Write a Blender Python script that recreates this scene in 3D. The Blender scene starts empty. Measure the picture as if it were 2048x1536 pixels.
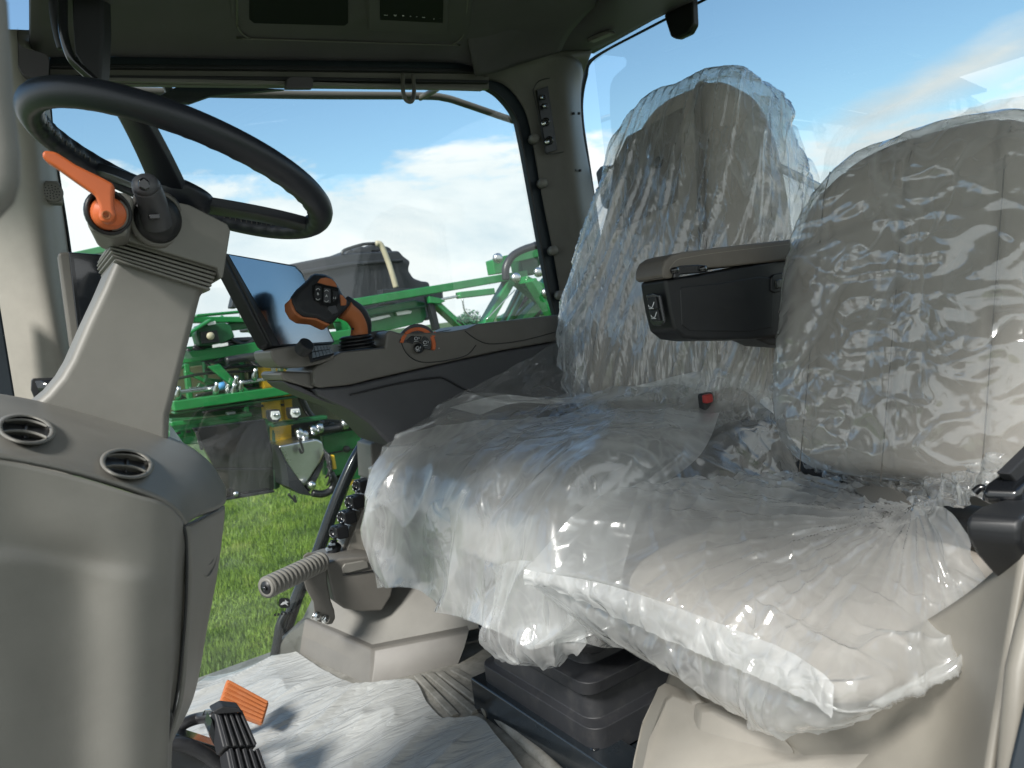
import bpy, bmesh, math, random
import numpy as np
from mathutils import Vector, Matrix, noise

random.seed(7)
rng = np.random.default_rng(7)
SC = bpy.context.scene
COL = SC.collection

# ------------------------------------------------------------------ camera
FPX = 1479.0; CAMZ = 0.85
YAW, PIT, ROLL = math.radians(33.4), math.radians(-5.5), math.radians(7.3)
F = Vector((math.sin(YAW)*math.cos(PIT), math.cos(YAW)*math.cos(PIT), math.sin(PIT)))
R0 = Vector((math.cos(YAW), -math.sin(YAW), 0)); U0 = R0.cross(F)
RT = R0*math.cos(ROLL) - U0*math.sin(ROLL); UP = U0*math.cos(ROLL) + R0*math.sin(ROLL)
CP = Vector((0, 0, CAMZ))
cam = bpy.data.cameras.new('camera'); camo = bpy.data.objects.new('camera', cam); COL.objects.link(camo)
cam.lens = 26.0; cam.sensor_width = 36.0; cam.clip_start = 0.02; cam.clip_end = 5000
m3 = Matrix((RT, UP, -F)).transposed()
camo.matrix_world = Matrix.Translation(CP) @ m3.to_4x4()
cam.dof.use_dof = True; cam.dof.focus_distance = 1.35; cam.dof.aperture_fstop = 9.0
SC.camera = camo
SC.render.resolution_x = 1024; SC.render.resolution_y = 768
SC.view_settings.view_transform = 'Standard'; SC.view_settings.look = 'None'
SC.view_settings.gamma = 1.0; SC.view_settings.exposure = 1.5
SC.cycles.transparent_max_bounces = 24
SC.cycles.max_bounces = 8

def ray(px, py): return F + RT*((px-1024)/FPX) - UP*((py-768)/FPX)
def at(px, py, Y): d = ray(px, py); return CP + d*(Y/d.y)
def atx(px, py, X): d = ray(px, py); return CP + d*(X/d.x)
def atz(px, py, Z): d = ray(px, py); return CP + d*((Z-CAMZ)/d.z)
def atn(px, py, p0, n): d = ray(px, py); return CP + d*((p0-CP).dot(n)/d.dot(n))

# ------------------------------------------------------------------ sky and sun
SUND = Vector((-0.66, -0.33, 0.68)).normalized()
W = bpy.data.worlds.new('World'); SC.world = W; W.use_nodes = True
nt = W.node_tree; N = nt.nodes; L = nt.links
bg = N['Background']
def nd(nt, t, **k):
    n = nt.nodes.new(t)
    for a, b in k.items():
        if a in ('operation', 'blend_type', 'data_type', 'sky_type', 'sun_disc', 'sun_elevation', 'sun_rotation', 'feature', 'noise_dimensions', 'invert', 'wave_type', 'bands_direction', 'distance', 'use_clamp', 'interpolation_type', 'air_density', 'dust_density', 'ozone_density', 'altitude'): setattr(n, a, b)
        else: n.inputs[a.replace('_', ' ')].default_value = b
    return n
def mth(nt, op, a, b=None, c=None, clamp=False):
    n = nt.nodes.new('ShaderNodeMath'); n.operation = op; n.use_clamp = clamp
    for i, v in enumerate((a, b, c)):
        if v is None: continue
        if isinstance(v, (int, float)): n.inputs[i].default_value = v
        else: nt.links.new(v, n.inputs[i])
    return n.outputs[0]
sky = nd(nt, 'ShaderNodeTexSky', sky_type='NISHITA', sun_disc=False,
         sun_elevation=math.asin(SUND.z), sun_rotation=math.atan2(SUND.x, SUND.y), air_density=1.25, dust_density=0.6, ozone_density=2.0)
tc = N.new('ShaderNodeTexCoord'); sep = N.new('ShaderNodeSeparateXYZ'); L.new(tc.outputs['Generated'], sep.inputs[0])
mp = N.new('ShaderNodeMapping'); mp.inputs['Scale'].default_value = (1, 1, 2.6); L.new(tc.outputs['Generated'], mp.inputs[0])
n1 = nd(nt, 'ShaderNodeTexNoise', Scale=3.0, Detail=9.0, Roughness=0.62, Distortion=0.25); L.new(mp.outputs[0], n1.inputs['Vector'])
n2 = nd(nt, 'ShaderNodeTexNoise', Scale=1.1, Detail=3.0); L.new(mp.outputs[0], n2.inputs['Vector'])
# cumulus bank low on the horizon
el = sep.outputs['Z']
topv = mth(nt, 'ADD', mth(nt, 'MULTIPLY', mth(nt, 'SUBTRACT', n1.outputs[0], 0.5), 0.42), mth(nt, 'MULTIPLY', mth(nt, 'SUBTRACT', n2.outputs[0], 0.5), 0.22))
db = N.new('ShaderNodeVectorMath'); db.operation = 'DOT_PRODUCT'; L.new(tc.outputs['Generated'], db.inputs[0]); db.inputs[1].default_value = (-0.55, -0.83, 0)
more = mth(nt, 'MULTIPLY', mth(nt, 'ADD', db.outputs['Value'], 0.15), 1.1, clamp=True)   # extra out-of-view cloud, added on the door side for whiter, brighter light
bank = mth(nt, 'DIVIDE', mth(nt, 'SUBTRACT', mth(nt, 'ADD', mth(nt, 'ADD', topv, more), 0.20), el), 0.038, clamp=True)
# long wisp rising to the right behind the seats
wa = ray(1500, 355).normalized(); wb = ray(1935, 150).normalized(); wn = wa.cross(wb).normalized(); wm = ((wa+wb)/2).normalized()
dt = N.new('ShaderNodeVectorMath'); dt.operation = 'DOT_PRODUCT'; L.new(tc.outputs['Generated'], dt.inputs[0]); dt.inputs[1].default_value = wn
dm = N.new('ShaderNodeVectorMath'); dm.operation = 'DOT_PRODUCT'; L.new(tc.outputs['Generated'], dm.inputs[0]); dm.inputs[1].default_value = wm
mp2 = N.new('ShaderNodeMapping'); mp2.inputs['Scale'].default_value = (1, 1, 3); L.new(tc.outputs['Generated'], mp2.inputs[0])
n3 = nd(nt, 'ShaderNodeTexNoise', Scale=6.0, Detail=8.0, Roughness=0.6); L.new(mp2.outputs[0], n3.inputs['Vector'])
wd = mth(nt, 'ABSOLUTE', mth(nt, 'ADD', dt.outputs['Value'], mth(nt, 'MULTIPLY', mth(nt, 'SUBTRACT', n3.outputs[0], 0.5), 0.05)))
wis = mth(nt, 'SUBTRACT', 1.0, mth(nt, 'DIVIDE', wd, 0.033), clamp=True)
wis = mth(nt, 'MULTIPLY', wis, mth(nt, 'DIVIDE', mth(nt, 'SUBTRACT', dm.outputs['Value'], 0.968), 0.022, clamp=True))
wis = mth(nt, 'MULTIPLY', wis, mth(nt, 'MULTIPLY', n3.outputs[0], 1.7))
# thin scattered veils higher up
v = mth(nt, 'MULTIPLY', mth(nt, 'SUBTRACT', n1.outputs[0], 0.57, ), 3.2, clamp=True)
v = mth(nt, 'MULTIPLY', v, 0.45)
cm = mth(nt, 'MAXIMUM', mth(nt, 'MAXIMUM', bank, wis), v, clamp=True)
shade = nd(nt, 'ShaderNodeValToRGB'); L.new(n1.outputs[0], shade.inputs[0])
shade.color_ramp.elements[0].position = 0.36; shade.color_ramp.elements[0].color = (4.1, 4.8, 5.2, 1)
shade.color_ramp.elements[1].position = 0.58; shade.color_ramp.elements[1].color = (5.9, 6.1, 6.1, 1)
mx = nd(nt, 'ShaderNodeMix', data_type='RGBA'); L.new(cm, mx.inputs[0]); tn = nd(nt, 'ShaderNodeMix', data_type='RGBA'); tn.blend_type = 'MULTIPLY'; tn.inputs[0].default_value = 1.0; L.new(sky.outputs[0], tn.inputs[6]); tn.inputs[7].default_value = (0.80, 0.95, 0.99, 1)
L.new(tn.outputs[2], mx.inputs[6]); L.new(shade.outputs[0], mx.inputs[7])
L.new(mx.outputs[2], bg.inputs['Color']); bg.inputs['Strength'].default_value = 0.065

sl = bpy.data.lights.new('sun', 'SUN'); sl.energy = 2.0; sl.angle = math.radians(11); sl.color = (1, 0.97, 0.92)
so = bpy.data.objects.new('sun', sl); COL.objects.link(so); so.rotation_euler = SUND.to_track_quat('Z', 'Y').to_euler()

# ------------------------------------------------------------------ materials
def newmat(name):
    m = bpy.data.materials.new(name); m.use_nodes = True; return m, m.node_tree, m.node_tree.nodes['Principled BSDF']
def plastic(name, col, rough=0.5, grain=900, gs=0.12, var=0.12, metal=0, spec=0.5, dirt=0.0, coat=0):
    m, t, b = newmat(name)
    tc = t.nodes.new('ShaderNodeTexCoord')
    n = nd(t, 'ShaderNodeTexNoise', Scale=7.0, Detail=6.0, Roughness=0.65); t.links.new(tc.outputs['Object'], n.inputs['Vector'])
    r = t.nodes.new('ShaderNodeValToRGB'); t.links.new(n.outputs[0], r.inputs[0])
    r.color_ramp.elements[0].position = 0.3; r.color_ramp.elements[1].position = 0.7
    r.color_ramp.elements[0].color = tuple(c*(1-var) for c in col)+(1,)
    r.color_ramp.elements[1].color = tuple(min(1, c*(1+var)) for c in col)+(1,)
    out = r.outputs[0]
    if dirt:
        n4 = nd(t, 'ShaderNodeTexNoise', Scale=30.0, Detail=8.0, Roughness=0.7); t.links.new(tc.outputs['Object'], n4.inputs['Vector'])
        f = mth(t, 'MULTIPLY', mth(t, 'SUBTRACT', n4.outputs[0], 0.52, ), 6*dirt, clamp=True)
        x = nd(t, 'ShaderNodeMix', data_type='RGBA'); t.links.new(f, x.inputs[0]); t.links.new(out, x.inputs[6]); x.inputs[7].default_value = (0.33, 0.31, 0.27, 1); out = x.outputs[2]
    t.links.new(out, b.inputs['Base Color'])
    b.inputs['Metallic'].default_value = metal; b.inputs['Specular IOR Level'].default_value = spec
    t.links.new(mth(t, 'ADD', mth(t, 'MULTIPLY', n.outputs[0], 0.16), rough-0.08), b.inputs['Roughness'])
    if gs:
        g = nd(t, 'ShaderNodeTexNoise', Scale=float(grain), Detail=2.0); t.links.new(tc.outputs['Object'], g.inputs['Vector'])
        bp = nd(t, 'ShaderNodeBump', Strength=gs, Distance=0.0006); t.links.new(g.outputs[0], bp.inputs['Height']); t.links.new(bp.outputs[0], b.inputs['Normal'])
    if coat: b.inputs['Coat Weight'].default_value = coat; b.inputs['Coat Roughness'].default_value = 0.1
    return m
M = {}
M['taupe'] = plastic('taupe_plastic', (0.178, 0.173, 0.156), 0.48, gs=0.2)
M['taupe_dk'] = plastic('dark_taupe_plastic', (0.145, 0.138, 0.124), 0.42, gs=0.2)
M['taupe_md'] = plastic('mid_taupe_plastic', (0.125, 0.122, 0.108), 0.5, gs=0.2)
M['beige'] = plastic('beige_plastic', (0.30, 0.283, 0.248), 0.5, gs=0.2)
M['console_lo'] = plastic('charcoal_plastic', (0.068, 0.070, 0.077), 0.5, gs=0.2)
M['black'] = plastic('black_plastic', (0.014, 0.015, 0.017), 0.42, gs=0.15)
M['matt'] = plastic('matt_black', (0.010, 0.011, 0.014), 0.7, gs=0, spec=0.15)
M['rubber'] = plastic('black_rubber', (0.018, 0.019, 0.022), 0.55, gs=0.3, dirt=0.05)
M['gloss'] = plastic('gloss_black', (0.008, 0.009, 0.011), 0.18, gs=0, coat=0.6)
M['orange'] = plastic('orange_plastic', (0.66, 0.15, 0.045), 0.42, gs=0.1)
M['orange2'] = plastic('burnt_orange_plastic', (0.47, 0.15, 0.05), 0.45, gs=0.1, dirt=0.08)
M['leather'] = plastic('taupe_leather', (0.42, 0.375, 0.325), 0.5, grain=260, gs=0.5)
M['leather_dk'] = plastic('dark_leather', (0.15, 0.132, 0.112), 0.5, grain=260, gs=0.5)
M['wheel'] = plastic('wheel_leather', (0.014, 0.017, 0.024), 0.4, grain=420, gs=0.35)
M['liner'] = plastic('headliner_plastic', (0.095, 0.086, 0.096), 0.65, gs=0.3)
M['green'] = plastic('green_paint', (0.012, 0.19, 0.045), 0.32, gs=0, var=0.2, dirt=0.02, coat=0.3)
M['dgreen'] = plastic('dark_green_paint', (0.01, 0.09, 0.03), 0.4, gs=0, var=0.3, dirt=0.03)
M['yellow'] = plastic('yellow_paint', (0.75, 0.47, 0.03), 0.4, gs=0, var=0.2, dirt=0.06)
M['steel'] = plastic('stainless_steel', (0.62, 0.63, 0.63), 0.28, gs=0, metal=1)
M['chrome'] = plastic('zinc_bolt', (0.75, 0.75, 0.73), 0.18, gs=0, metal=1)
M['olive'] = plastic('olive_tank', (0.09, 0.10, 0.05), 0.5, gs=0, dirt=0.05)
M['tarp'] = plastic('grey_tank', (0.022, 0.025, 0.031), 0.55, grain=8, gs=0.6, var=0.3, dirt=0.03)
M['hose'] = plastic('hose_rubber', (0.02, 0.02, 0.022), 0.35, gs=0)
M['hose_tan'] = plastic('tan_hose', (0.5, 0.45, 0.32), 0.5, gs=0)
M['lamp'] = plastic('lamp_lens', (0.75, 0.77, 0.75), 0.15, gs=0, coat=0.8)
M['white'] = plastic('white_marking', (0.85, 0.87, 0.88), 0.5, gs=0, var=0.02)
M['whiteg'] = plastic('faint_marking', (0.5, 0.52, 0.54), 0.5, gs=0, var=0.02)
M['blue'] = plastic('blue_cap', (0.1, 0.35, 0.7), 0.4, gs=0)
M['red'] = plastic('red_button', (0.45, 0.04, 0.035), 0.35, gs=0)
M['belt'] = plastic('belt_webbing', (0.02, 0.021, 0.024), 0.7, grain=500, gs=0.6)
M['steelpaint'] = plastic('black_painted_steel', (0.012, 0.016, 0.02), 0.25, gs=0, dirt=0.015, coat=0.5)
M['key'] = plastic('grey_key', (0.22, 0.26, 0.30), 0.3, gs=0)
M['seal'] = plastic('rubber_seal', (0.012, 0.02, 0.028), 0.6, gs=0.2)
M['screen'] = plastic('display_screen', (0.012, 0.014, 0.018), 0.07, gs=0, var=0.02, coat=1.0)
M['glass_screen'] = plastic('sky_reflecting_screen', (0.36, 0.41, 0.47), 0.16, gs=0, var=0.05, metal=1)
M['paper'] = plastic('paper_card', (0.62, 0.70, 0.68), 0.6, gs=0, var=0.03)

def rubber_mat():
    m, t, b = newmat('floor_mat_rubber')
    tc = t.nodes.new('ShaderNodeTexCoord')
    n = nd(t, 'ShaderNodeTexNoise', Scale=22.0, Detail=9.0, Roughness=0.7); t.links.new(tc.outputs['Object'], n.inputs['Vector'])
    r = t.nodes.new('ShaderNodeValToRGB'); t.links.new(n.outputs[0], r.inputs[0])
    r.color_ramp.elements[0].position = 0.35; r.color_ramp.elements[0].color = (0.15, 0.145, 0.125, 1)
    r.color_ramp.elements[1].position = 0.7; r.color_ramp.elements[1].color = (0.30, 0.29, 0.26, 1)
    t.links.new(r.outputs[0], b.inputs['Base Color']); b.inputs['Roughness'].default_value = 0.6
    bp = nd(t, 'ShaderNodeBump', Strength=0.3, Distance=0.001); t.links.new(n.outputs[0], bp.inputs['Height']); t.links.new(bp.outputs[0], b.inputs['Normal'])
    return m
M['mat'] = rubber_mat()
M['box'] = plastic('sand_taupe_plastic', (0.235, 0.22, 0.19), 0.5, gs=0.2)

def schlick(t, nrm=None, k=1.0, f0=0.04):
    lw = nd(t, 'ShaderNodeLayerWeight', Blend=0.5)
    if nrm: t.links.new(nrm, lw.inputs['Normal'])
    p = mth(t, 'POWER', lw.outputs['Facing'], 5.0)
    return mth(t, 'MULTIPLY', mth(t, 'ADD', mth(t, 'MULTIPLY', p, 1-f0), f0), k, clamp=True)
def film(name, haze=0.2, stretch=(1, 1, 1), rot=(0, 0, 0), s1=7.0, s2=22.0, bump=1.0, tint=(0.94, 0.95, 0.945), rough=0.12, gl=1.0, fk=0.3):
    m = bpy.data.materials.new(name); m.use_nodes = True; t = m.node_tree; t.nodes.clear()
    o = t.nodes.new('ShaderNodeOutputMaterial'); tc = t.nodes.new('ShaderNodeTexCoord')
    mp = t.nodes.new('ShaderNodeMapping'); mp.inputs['Scale'].default_value = stretch; mp.inputs['Rotation'].default_value = rot; t.links.new(tc.outputs['Object'], mp.inputs[0])
    a = nd(t, 'ShaderNodeTexNoise', Scale=s1, Detail=2.0, Roughness=0.45, Distortion=0.9); t.links.new(mp.outputs[0], a.inputs['Vector'])
    b = nd(t, 'ShaderNodeTexNoise', Scale=s2, Detail=1.5, Roughness=0.5, Distortion=1.1); t.links.new(mp.outputs[0], b.inputs['Vector'])
    ra = mth(t, 'ABSOLUTE', mth(t, 'SUBTRACT', a.outputs[0], 0.5)); rb = mth(t, 'ABSOLUTE', mth(t, 'SUBTRACT', b.outputs[0], 0.5))
    gt = nd(t, 'ShaderNodeTexNoise', Scale=s1*0.6, Detail=2.0); t.links.new(tc.outputs['Object'], gt.inputs['Vector'])
    gate = mth(t, 'MULTIPLY', mth(t, 'SUBTRACT', gt.outputs[0], 0.40), 5.0, clamp=True)
    h = mth(t, 'ADD', mth(t, 'MULTIPLY', ra, 1.0), mth(t, 'MULTIPLY', mth(t, 'MULTIPLY', rb, gate), 0.42))
    bp = nd(t, 'ShaderNodeBump', Strength=bump, Distance=0.03); t.links.new(h, bp.inputs['Height'])
    tr = nd(t, 'ShaderNodeBsdfTransparent'); tr.inputs[0].default_value = (0.97, 0.98, 0.98, 1)
    di = nd(t, 'ShaderNodeBsdfDiffuse'); di.inputs[0].default_value = tint+(1,)
    tl = nd(t, 'ShaderNodeBsdfTranslucent'); tl.inputs[0].default_value = tint+(1,)
    for q in (di, tl): t.links.new(bp.outputs[0], q.inputs['Normal'])
    dd = t.nodes.new('ShaderNodeMixShader'); dd.inputs[0].default_value = 0.5; t.links.new(di.outputs[0], dd.inputs[1]); t.links.new(tl.outputs[0], dd.inputs[2])
    lw = nd(t, 'ShaderNodeLayerWeight', Blend=0.35)
    crease = mth(t, 'SUBTRACT', 1.0, mth(t, 'MULTIPLY', ra, 14.0), clamp=True)
    crease = mth(t, 'MAXIMUM', crease, mth(t, 'MULTIPLY', mth(t, 'SUBTRACT', 1.0, mth(t, 'MULTIPLY', rb, 10.0), clamp=True), 0.6))
    hf = mth(t, 'ADD', mth(t, 'ADD', mth(t, 'MULTIPLY', mth(t, 'POWER', lw.outputs['Facing'], 1.6), fk), haze), mth(t, 'MULTIPLY', mth(t, 'MULTIPLY', crease, mth(t, 'ADD', gate, 0.3)), 0.10+haze*0.25), clamp=True)
    m1 = t.nodes.new('ShaderNodeMixShader'); t.links.new(hf, m1.inputs[0]); t.links.new(tr.outputs[0], m1.inputs[1]); t.links.new(dd.outputs[0], m1.inputs[2])
    gs = nd(t, 'ShaderNodeBsdfGlossy', Roughness=rough); t.links.new(bp.outputs[0], gs.inputs['Normal']); gs.inputs[0].default_value = (1, 1, 1, 1)
    m2 = t.nodes.new('ShaderNodeMixShader'); t.links.new(schlick(t, bp.outputs[0], gl, 0.09), m2.inputs[0]); t.links.new(m1.outputs[0], m2.inputs[1]); t.links.new(gs.outputs[0], m2.inputs[2])
    t.links.new(m2.outputs[0], o.inputs[0])
    return m
def pane_mat(name, tint=(0.93, 0.97, 0.96), dust=0.015, gl=1.0):
    m = bpy.data.materials.new(name); m.use_nodes = True; t = m.node_tree; t.nodes.clear()
    o = t.nodes.new('ShaderNodeOutputMaterial')
    tr = nd(t, 'ShaderNodeBsdfTransparent'); tr.inputs[0].default_value = tint+(1,)
    gs = nd(t, 'ShaderNodeBsdfGlossy', Roughness=0.0)
    di = nd(t, 'ShaderNodeBsdfDiffuse'); di.inputs[0].default_value = (0.6, 0.62, 0.62, 1)
    tc = t.nodes.new('ShaderNodeTexCoord'); n = nd(t, 'ShaderNodeTexNoise', Scale=4.0, Detail=8.0, Roughness=0.7); t.links.new(tc.outputs['Object'], n.inputs['Vector'])
    f = mth(t, 'MULTIPLY', n.outputs[0], dust*2)
    m1 = t.nodes.new('ShaderNodeMixShader'); t.links.new(f, m1.inputs[0]); t.links.new(tr.outputs[0], m1.inputs[1]); t.links.new(di.outputs[0], m1.inputs[2])
    m2 = t.nodes.new('ShaderNodeMixShader'); t.links.new(schlick(t, None, 1.4*gl, 0.06), m2.inputs[0]); t.links.new(m1.outputs[0], m2.inputs[1]); t.links.new(gs.outputs[0], m2.inputs[2])
    t.links.new(m2.outputs[0], o.inputs[0]); return m
M['pane'] = pane_mat('window_glass')
M['rear_pane'] = pane_mat('rear_window_glass', gl=2.6)
M['film_back'] = film('clear_film_vertical_creases', 0.21, (1.2, 1.2, 0.2), s1=9, s2=30, bump=0.85, rough=0.14, gl=1.2)
M['film_buddy'] = film('clear_film_glossy_buckled', 0.22, (1, 1, 0.8), s1=5, s2=14, bump=0.65, rough=0.12, gl=1.4)
M['film_cush'] = film('milky_film_draped', 0.20, (1, 1, 1), s1=5, s2=22, bump=0.55, rough=0.16, gl=1.2, fk=0.12)
M['film_bcush'] = film('milky_film_radial', 0.34, (1, 1, 1), s1=6, s2=20, bump=0.55, rough=0.16, gl=1.1)
M['film_edge'] = film('doubled_film', 0.5, (1, 1, 1), s1=9, s2=24, bump=0.7, rough=0.2, gl=0.8)
M['film_drape'] = film('milky_hanging_film', 0.27, (1, 1, 0.5), s1=6, s2=20, bump=0.6, rough=0.18, gl=1.0)
M['film_flap'] = film('loose_clear_film', 0.10, (1, 1, 1), s1=7, s2=24, bump=0.9, rough=0.14, gl=1.0)

def floorfilm():
    m, t, b = newmat('white_floor_film')
    tc = t.nodes.new('ShaderNodeTexCoord'); mp = t.nodes.new('ShaderNodeMapping'); mp.inputs['Scale'].default_value = (0.7, 2.6, 1); mp.inputs['Rotation'].default_value = (0, 0, -0.35); t.links.new(tc.outputs['Object'], mp.inputs[0])
    a = nd(t, 'ShaderNodeTexNoise', Scale=8.0, Detail=2.5, Roughness=0.45, Distortion=1.0); t.links.new(mp.outputs[0], a.inputs['Vector'])
    ra = mth(t, 'ABSOLUTE', mth(t, 'SUBTRACT', a.outputs[0], 0.5))
    b2 = nd(t, 'ShaderNodeTexNoise', Scale=24.0, Detail=1.5, Distortion=1.2); t.links.new(mp.outputs[0], b2.inputs['Vector'])
    rb = mth(t, 'ABSOLUTE', mth(t, 'SUBTRACT', b2.outputs[0], 0.5))
    bp = nd(t, 'ShaderNodeBump', Strength=0.55, Distance=0.025); t.links.new(mth(t, 'ADD', ra, mth(t, 'MULTIPLY', rb, 0.3)), bp.inputs['Height']); t.links.new(bp.outputs[0], b.inputs['Normal'])
    b.inputs['Base Color'].default_value = (0.48, 0.49, 0.475, 1); b.inputs['Roughness'].default_value = 0.24; b.inputs['Specular IOR Level'].default_value = 0.8
    b.inputs['Alpha'].default_value = 0.86
    return m
M['floorfilm'] = floorfilm()

# ------------------------------------------------------------------ mesh helpers
def tag(o, label=None, cat=None, group=None, kind=None):
    if label: o['label'] = label
    if cat: o['category'] = cat
    if group: o['group'] = group
    if kind: o['kind'] = kind
    return o
def thing(name, label, cat, loc=(0, 0, 0), group=None):
    o = bpy.data.objects.new(name, None); o.empty_display_size = 0.05; COL.objects.link(o); o.location = loc
    return tag(o, label, cat, group)
def link(name, me, mat, parent=None, smooth=True, bev=0, seg=2, sub=0, sol=0):
    me.materials.append(mat if not isinstance(mat, str) else M[mat])
    if smooth: me.polygons.foreach_set('use_smooth', [True]*len(me.polygons))
    o = bpy.data.objects.new(name, me); COL.objects.link(o)
    if parent:
        o.parent = parent
        if parent.type == 'EMPTY': o.matrix_parent_inverse = Matrix.Translation(parent.location).inverted()
    if sol: q = o.modifiers.new('s', 'SOLIDIFY'); q.thickness = sol; q.offset = 0
    if sub: q = o.modifiers.new('u', 'SUBSURF'); q.levels = sub; q.render_levels = sub
    if bev:
        q = o.modifiers.new('b', 'BEVEL'); q.width = bev; q.segments = seg; q.limit_method = 'ANGLE'; q.angle_limit = math.radians(28); q.harden_normals = True
    return o
def mesh(vs, fs):
    me = bpy.data.meshes.new('m'); me.from_pydata([tuple(v) for v in vs], [], fs)
    b = bmesh.new(); b.from_mesh(me); bmesh.ops.recalc_face_normals(b, faces=b.faces); b.to_mesh(me); b.free(); return me
class MB:
    def __init__(s): s.v = []; s.f = []
    def add(s, vs, fs):
        k = len(s.v); s.v += [Vector(v) for v in vs]; s.f += [tuple(i+k for i in f) for f in fs]; return s
    def prism(s, pts, vec):
        pts = [Vector(p) for p in pts]; n = len(pts); vec = Vector(vec)
        return s.add(pts+[p+vec for p in pts], [tuple(range(n)), tuple(range(2*n-1, n-1, -1))]+[(i, (i+1) % n, n+(i+1) % n, n+i) for i in range(n)])
    def loft(s, rings, cap=True):
        n = len(rings[0]); vs = [p for r in rings for p in r]; fs = []
        for k in range(len(rings)-1):
            fs += [(k*n+i, k*n+(i+1) % n, (k+1)*n+(i+1) % n, (k+1)*n+i) for i in range(n)]
        if cap: fs += [tuple(range(n)), tuple(range(len(vs)-1, len(vs)-n-1, -1))]
        return s.add(vs, fs)
    def box(s, c, d, m=None):
        vs = [Vector((x*d[0]/2, y*d[1]/2, z*d[2]/2)) for x in (-1, 1) for y in (-1, 1) for z in (-1, 1)]
        if m is not None: vs = [m @ v for v in vs]
        c = Vector(c); return s.add([v+c for v in vs], [(0, 1, 3, 2), (4, 6, 7, 5), (0, 4, 5, 1), (2, 3, 7, 6), (0, 2, 6, 4), (1, 5, 7, 3)])
    def beam(s, a, b, w, h, up=(0, 0, 1)):
        a = Vector(a); b = Vector(b); d = (b-a).normalized(); up = Vector(up)
        sd = d.cross(up).normalized()*w/2; u = sd.cross(d).normalized()*h/2
        r = lambda p: [p+sd+u, p-sd+u, p-sd-u, p+sd-u]
        return s.loft([r(a), r(b)])
    def tube(s, pts, r, seg=12, smooth=6, closed=False):
        pts = catm([Vector(p) for p in pts], smooth) if smooth else [Vector(p) for p in pts]
        rr = r if callable(r) else (lambda t: r)
        d = (pts[1]-pts[0]).normalized(); u = d.orthogonal().normalized(); rings = []
        for i, p in enumerate(pts):
            d = (pts[min(i+1, len(pts)-1)]-pts[max(i-1, 0)]).normalized(); u = (u-d*u.dot(d)).normalized(); w = d.cross(u)
            q = rr(i/(len(pts)-1)); rings.append([p+(u*math.cos(a)+w*math.sin(a))*q for a in [2*math.pi*k/seg for k in range(seg)]])
        return s.loft(rings)
    def lathe(s, p0, ax, prof, seg=28, cap=True):
        p0 = Vector(p0); ax = Vector(ax).normalized(); u = ax.orthogonal().normalized(); w = ax.cross(u)
        return s.loft([[p0+ax*t+(u*math.cos(a)+w*math.sin(a))*r for a in [2*math.pi*k/seg for k in range(seg)]] for t, r in prof], cap)
    def build(s, name, mat, parent=None, **k): return link(name, mesh(s.v, s.f), mat, parent, **k)
def catm(p, n):
    if len(p) < 3: return p
    out = []
    for i in range(len(p)-1):
        a, b, c, d = p[max(i-1, 0)], p[i], p[i+1], p[min(i+2, len(p)-1)]
        for k in range(n):
            t = k/n; out.append(0.5*((2*b)+(c-a)*t+(2*a-5*b+4*c-d)*t*t+(3*b-a-3*c+d)*t**3))
    return out+[p[-1]]
def resamp(p, n):
    q = catm([Vector(x) for x in p], 12)
    if len(p) == 2: q = [Vector(x) for x in p]
    d = [0]
    for i in range(1, len(q)): d.append(d[-1]+(q[i]-q[i-1]).length)
    out = []
    k = 0
    for i in range(n):
        t = d[-1]*i/(n-1)
        while k < len(d)-2 and d[k+1] < t: k += 1
        f = (t-d[k])/max(d[k+1]-d[k], 1e-9); out.append(q[k].lerp(q[k+1], min(1, max(0, f))))
    return out
def surf(rows, nu, nv, disp=None):
    g = [resamp(r, nu) for r in rows]
    cols = [resamp([g[i][j] for i in range(len(g))], nv) for j in range(nu)]
    P = np.array([[list(cols[j][i]) for j in range(nu)] for i in range(nv)])
    if disp:
        du = np.gradient(P, axis=1); dv = np.gradient(P, axis=0); nn = np.cross(du, dv); nn /= np.linalg.norm(nn, axis=2, keepdims=True)+1e-9
        D = np.array([[disp(j/(nu-1), i/(nv-1), P[i, j]) for j in range(nu)] for i in range(nv)]); P = P+nn*D[..., None]
    vs = [tuple(p) for p in P.reshape(-1, 3)]
    fs = [(i*nu+j, i*nu+j+1, (i+1)*nu+j+1, (i+1)*nu+j) for i in range(nv-1) for j in range(nu-1)]
    me = bpy.data.meshes.new('m'); me.from_pydata(vs, [], fs); return me
from mathutils.bvhtree import BVHTree
def hit(o, x, y):
    me = o.data; bt = BVHTree.FromPolygons([v.co for v in me.vertices], [p.vertices for p in me.polygons])
    d = ray(x, y).normalized(); p, n, i, l = bt.ray_cast(CP, d)
    if p is None: p = at(x, y, 1.0); n = -d
    if n.dot(d) > 0: n = -n
    return p, n
def nz(x, y, z=0.0): return noise.noise(Vector((x, y, z)))
def ridge(x, y, z=0.0): return 1-min(1, abs(noise.noise(Vector((x, y, z))))*2.6)
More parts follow.
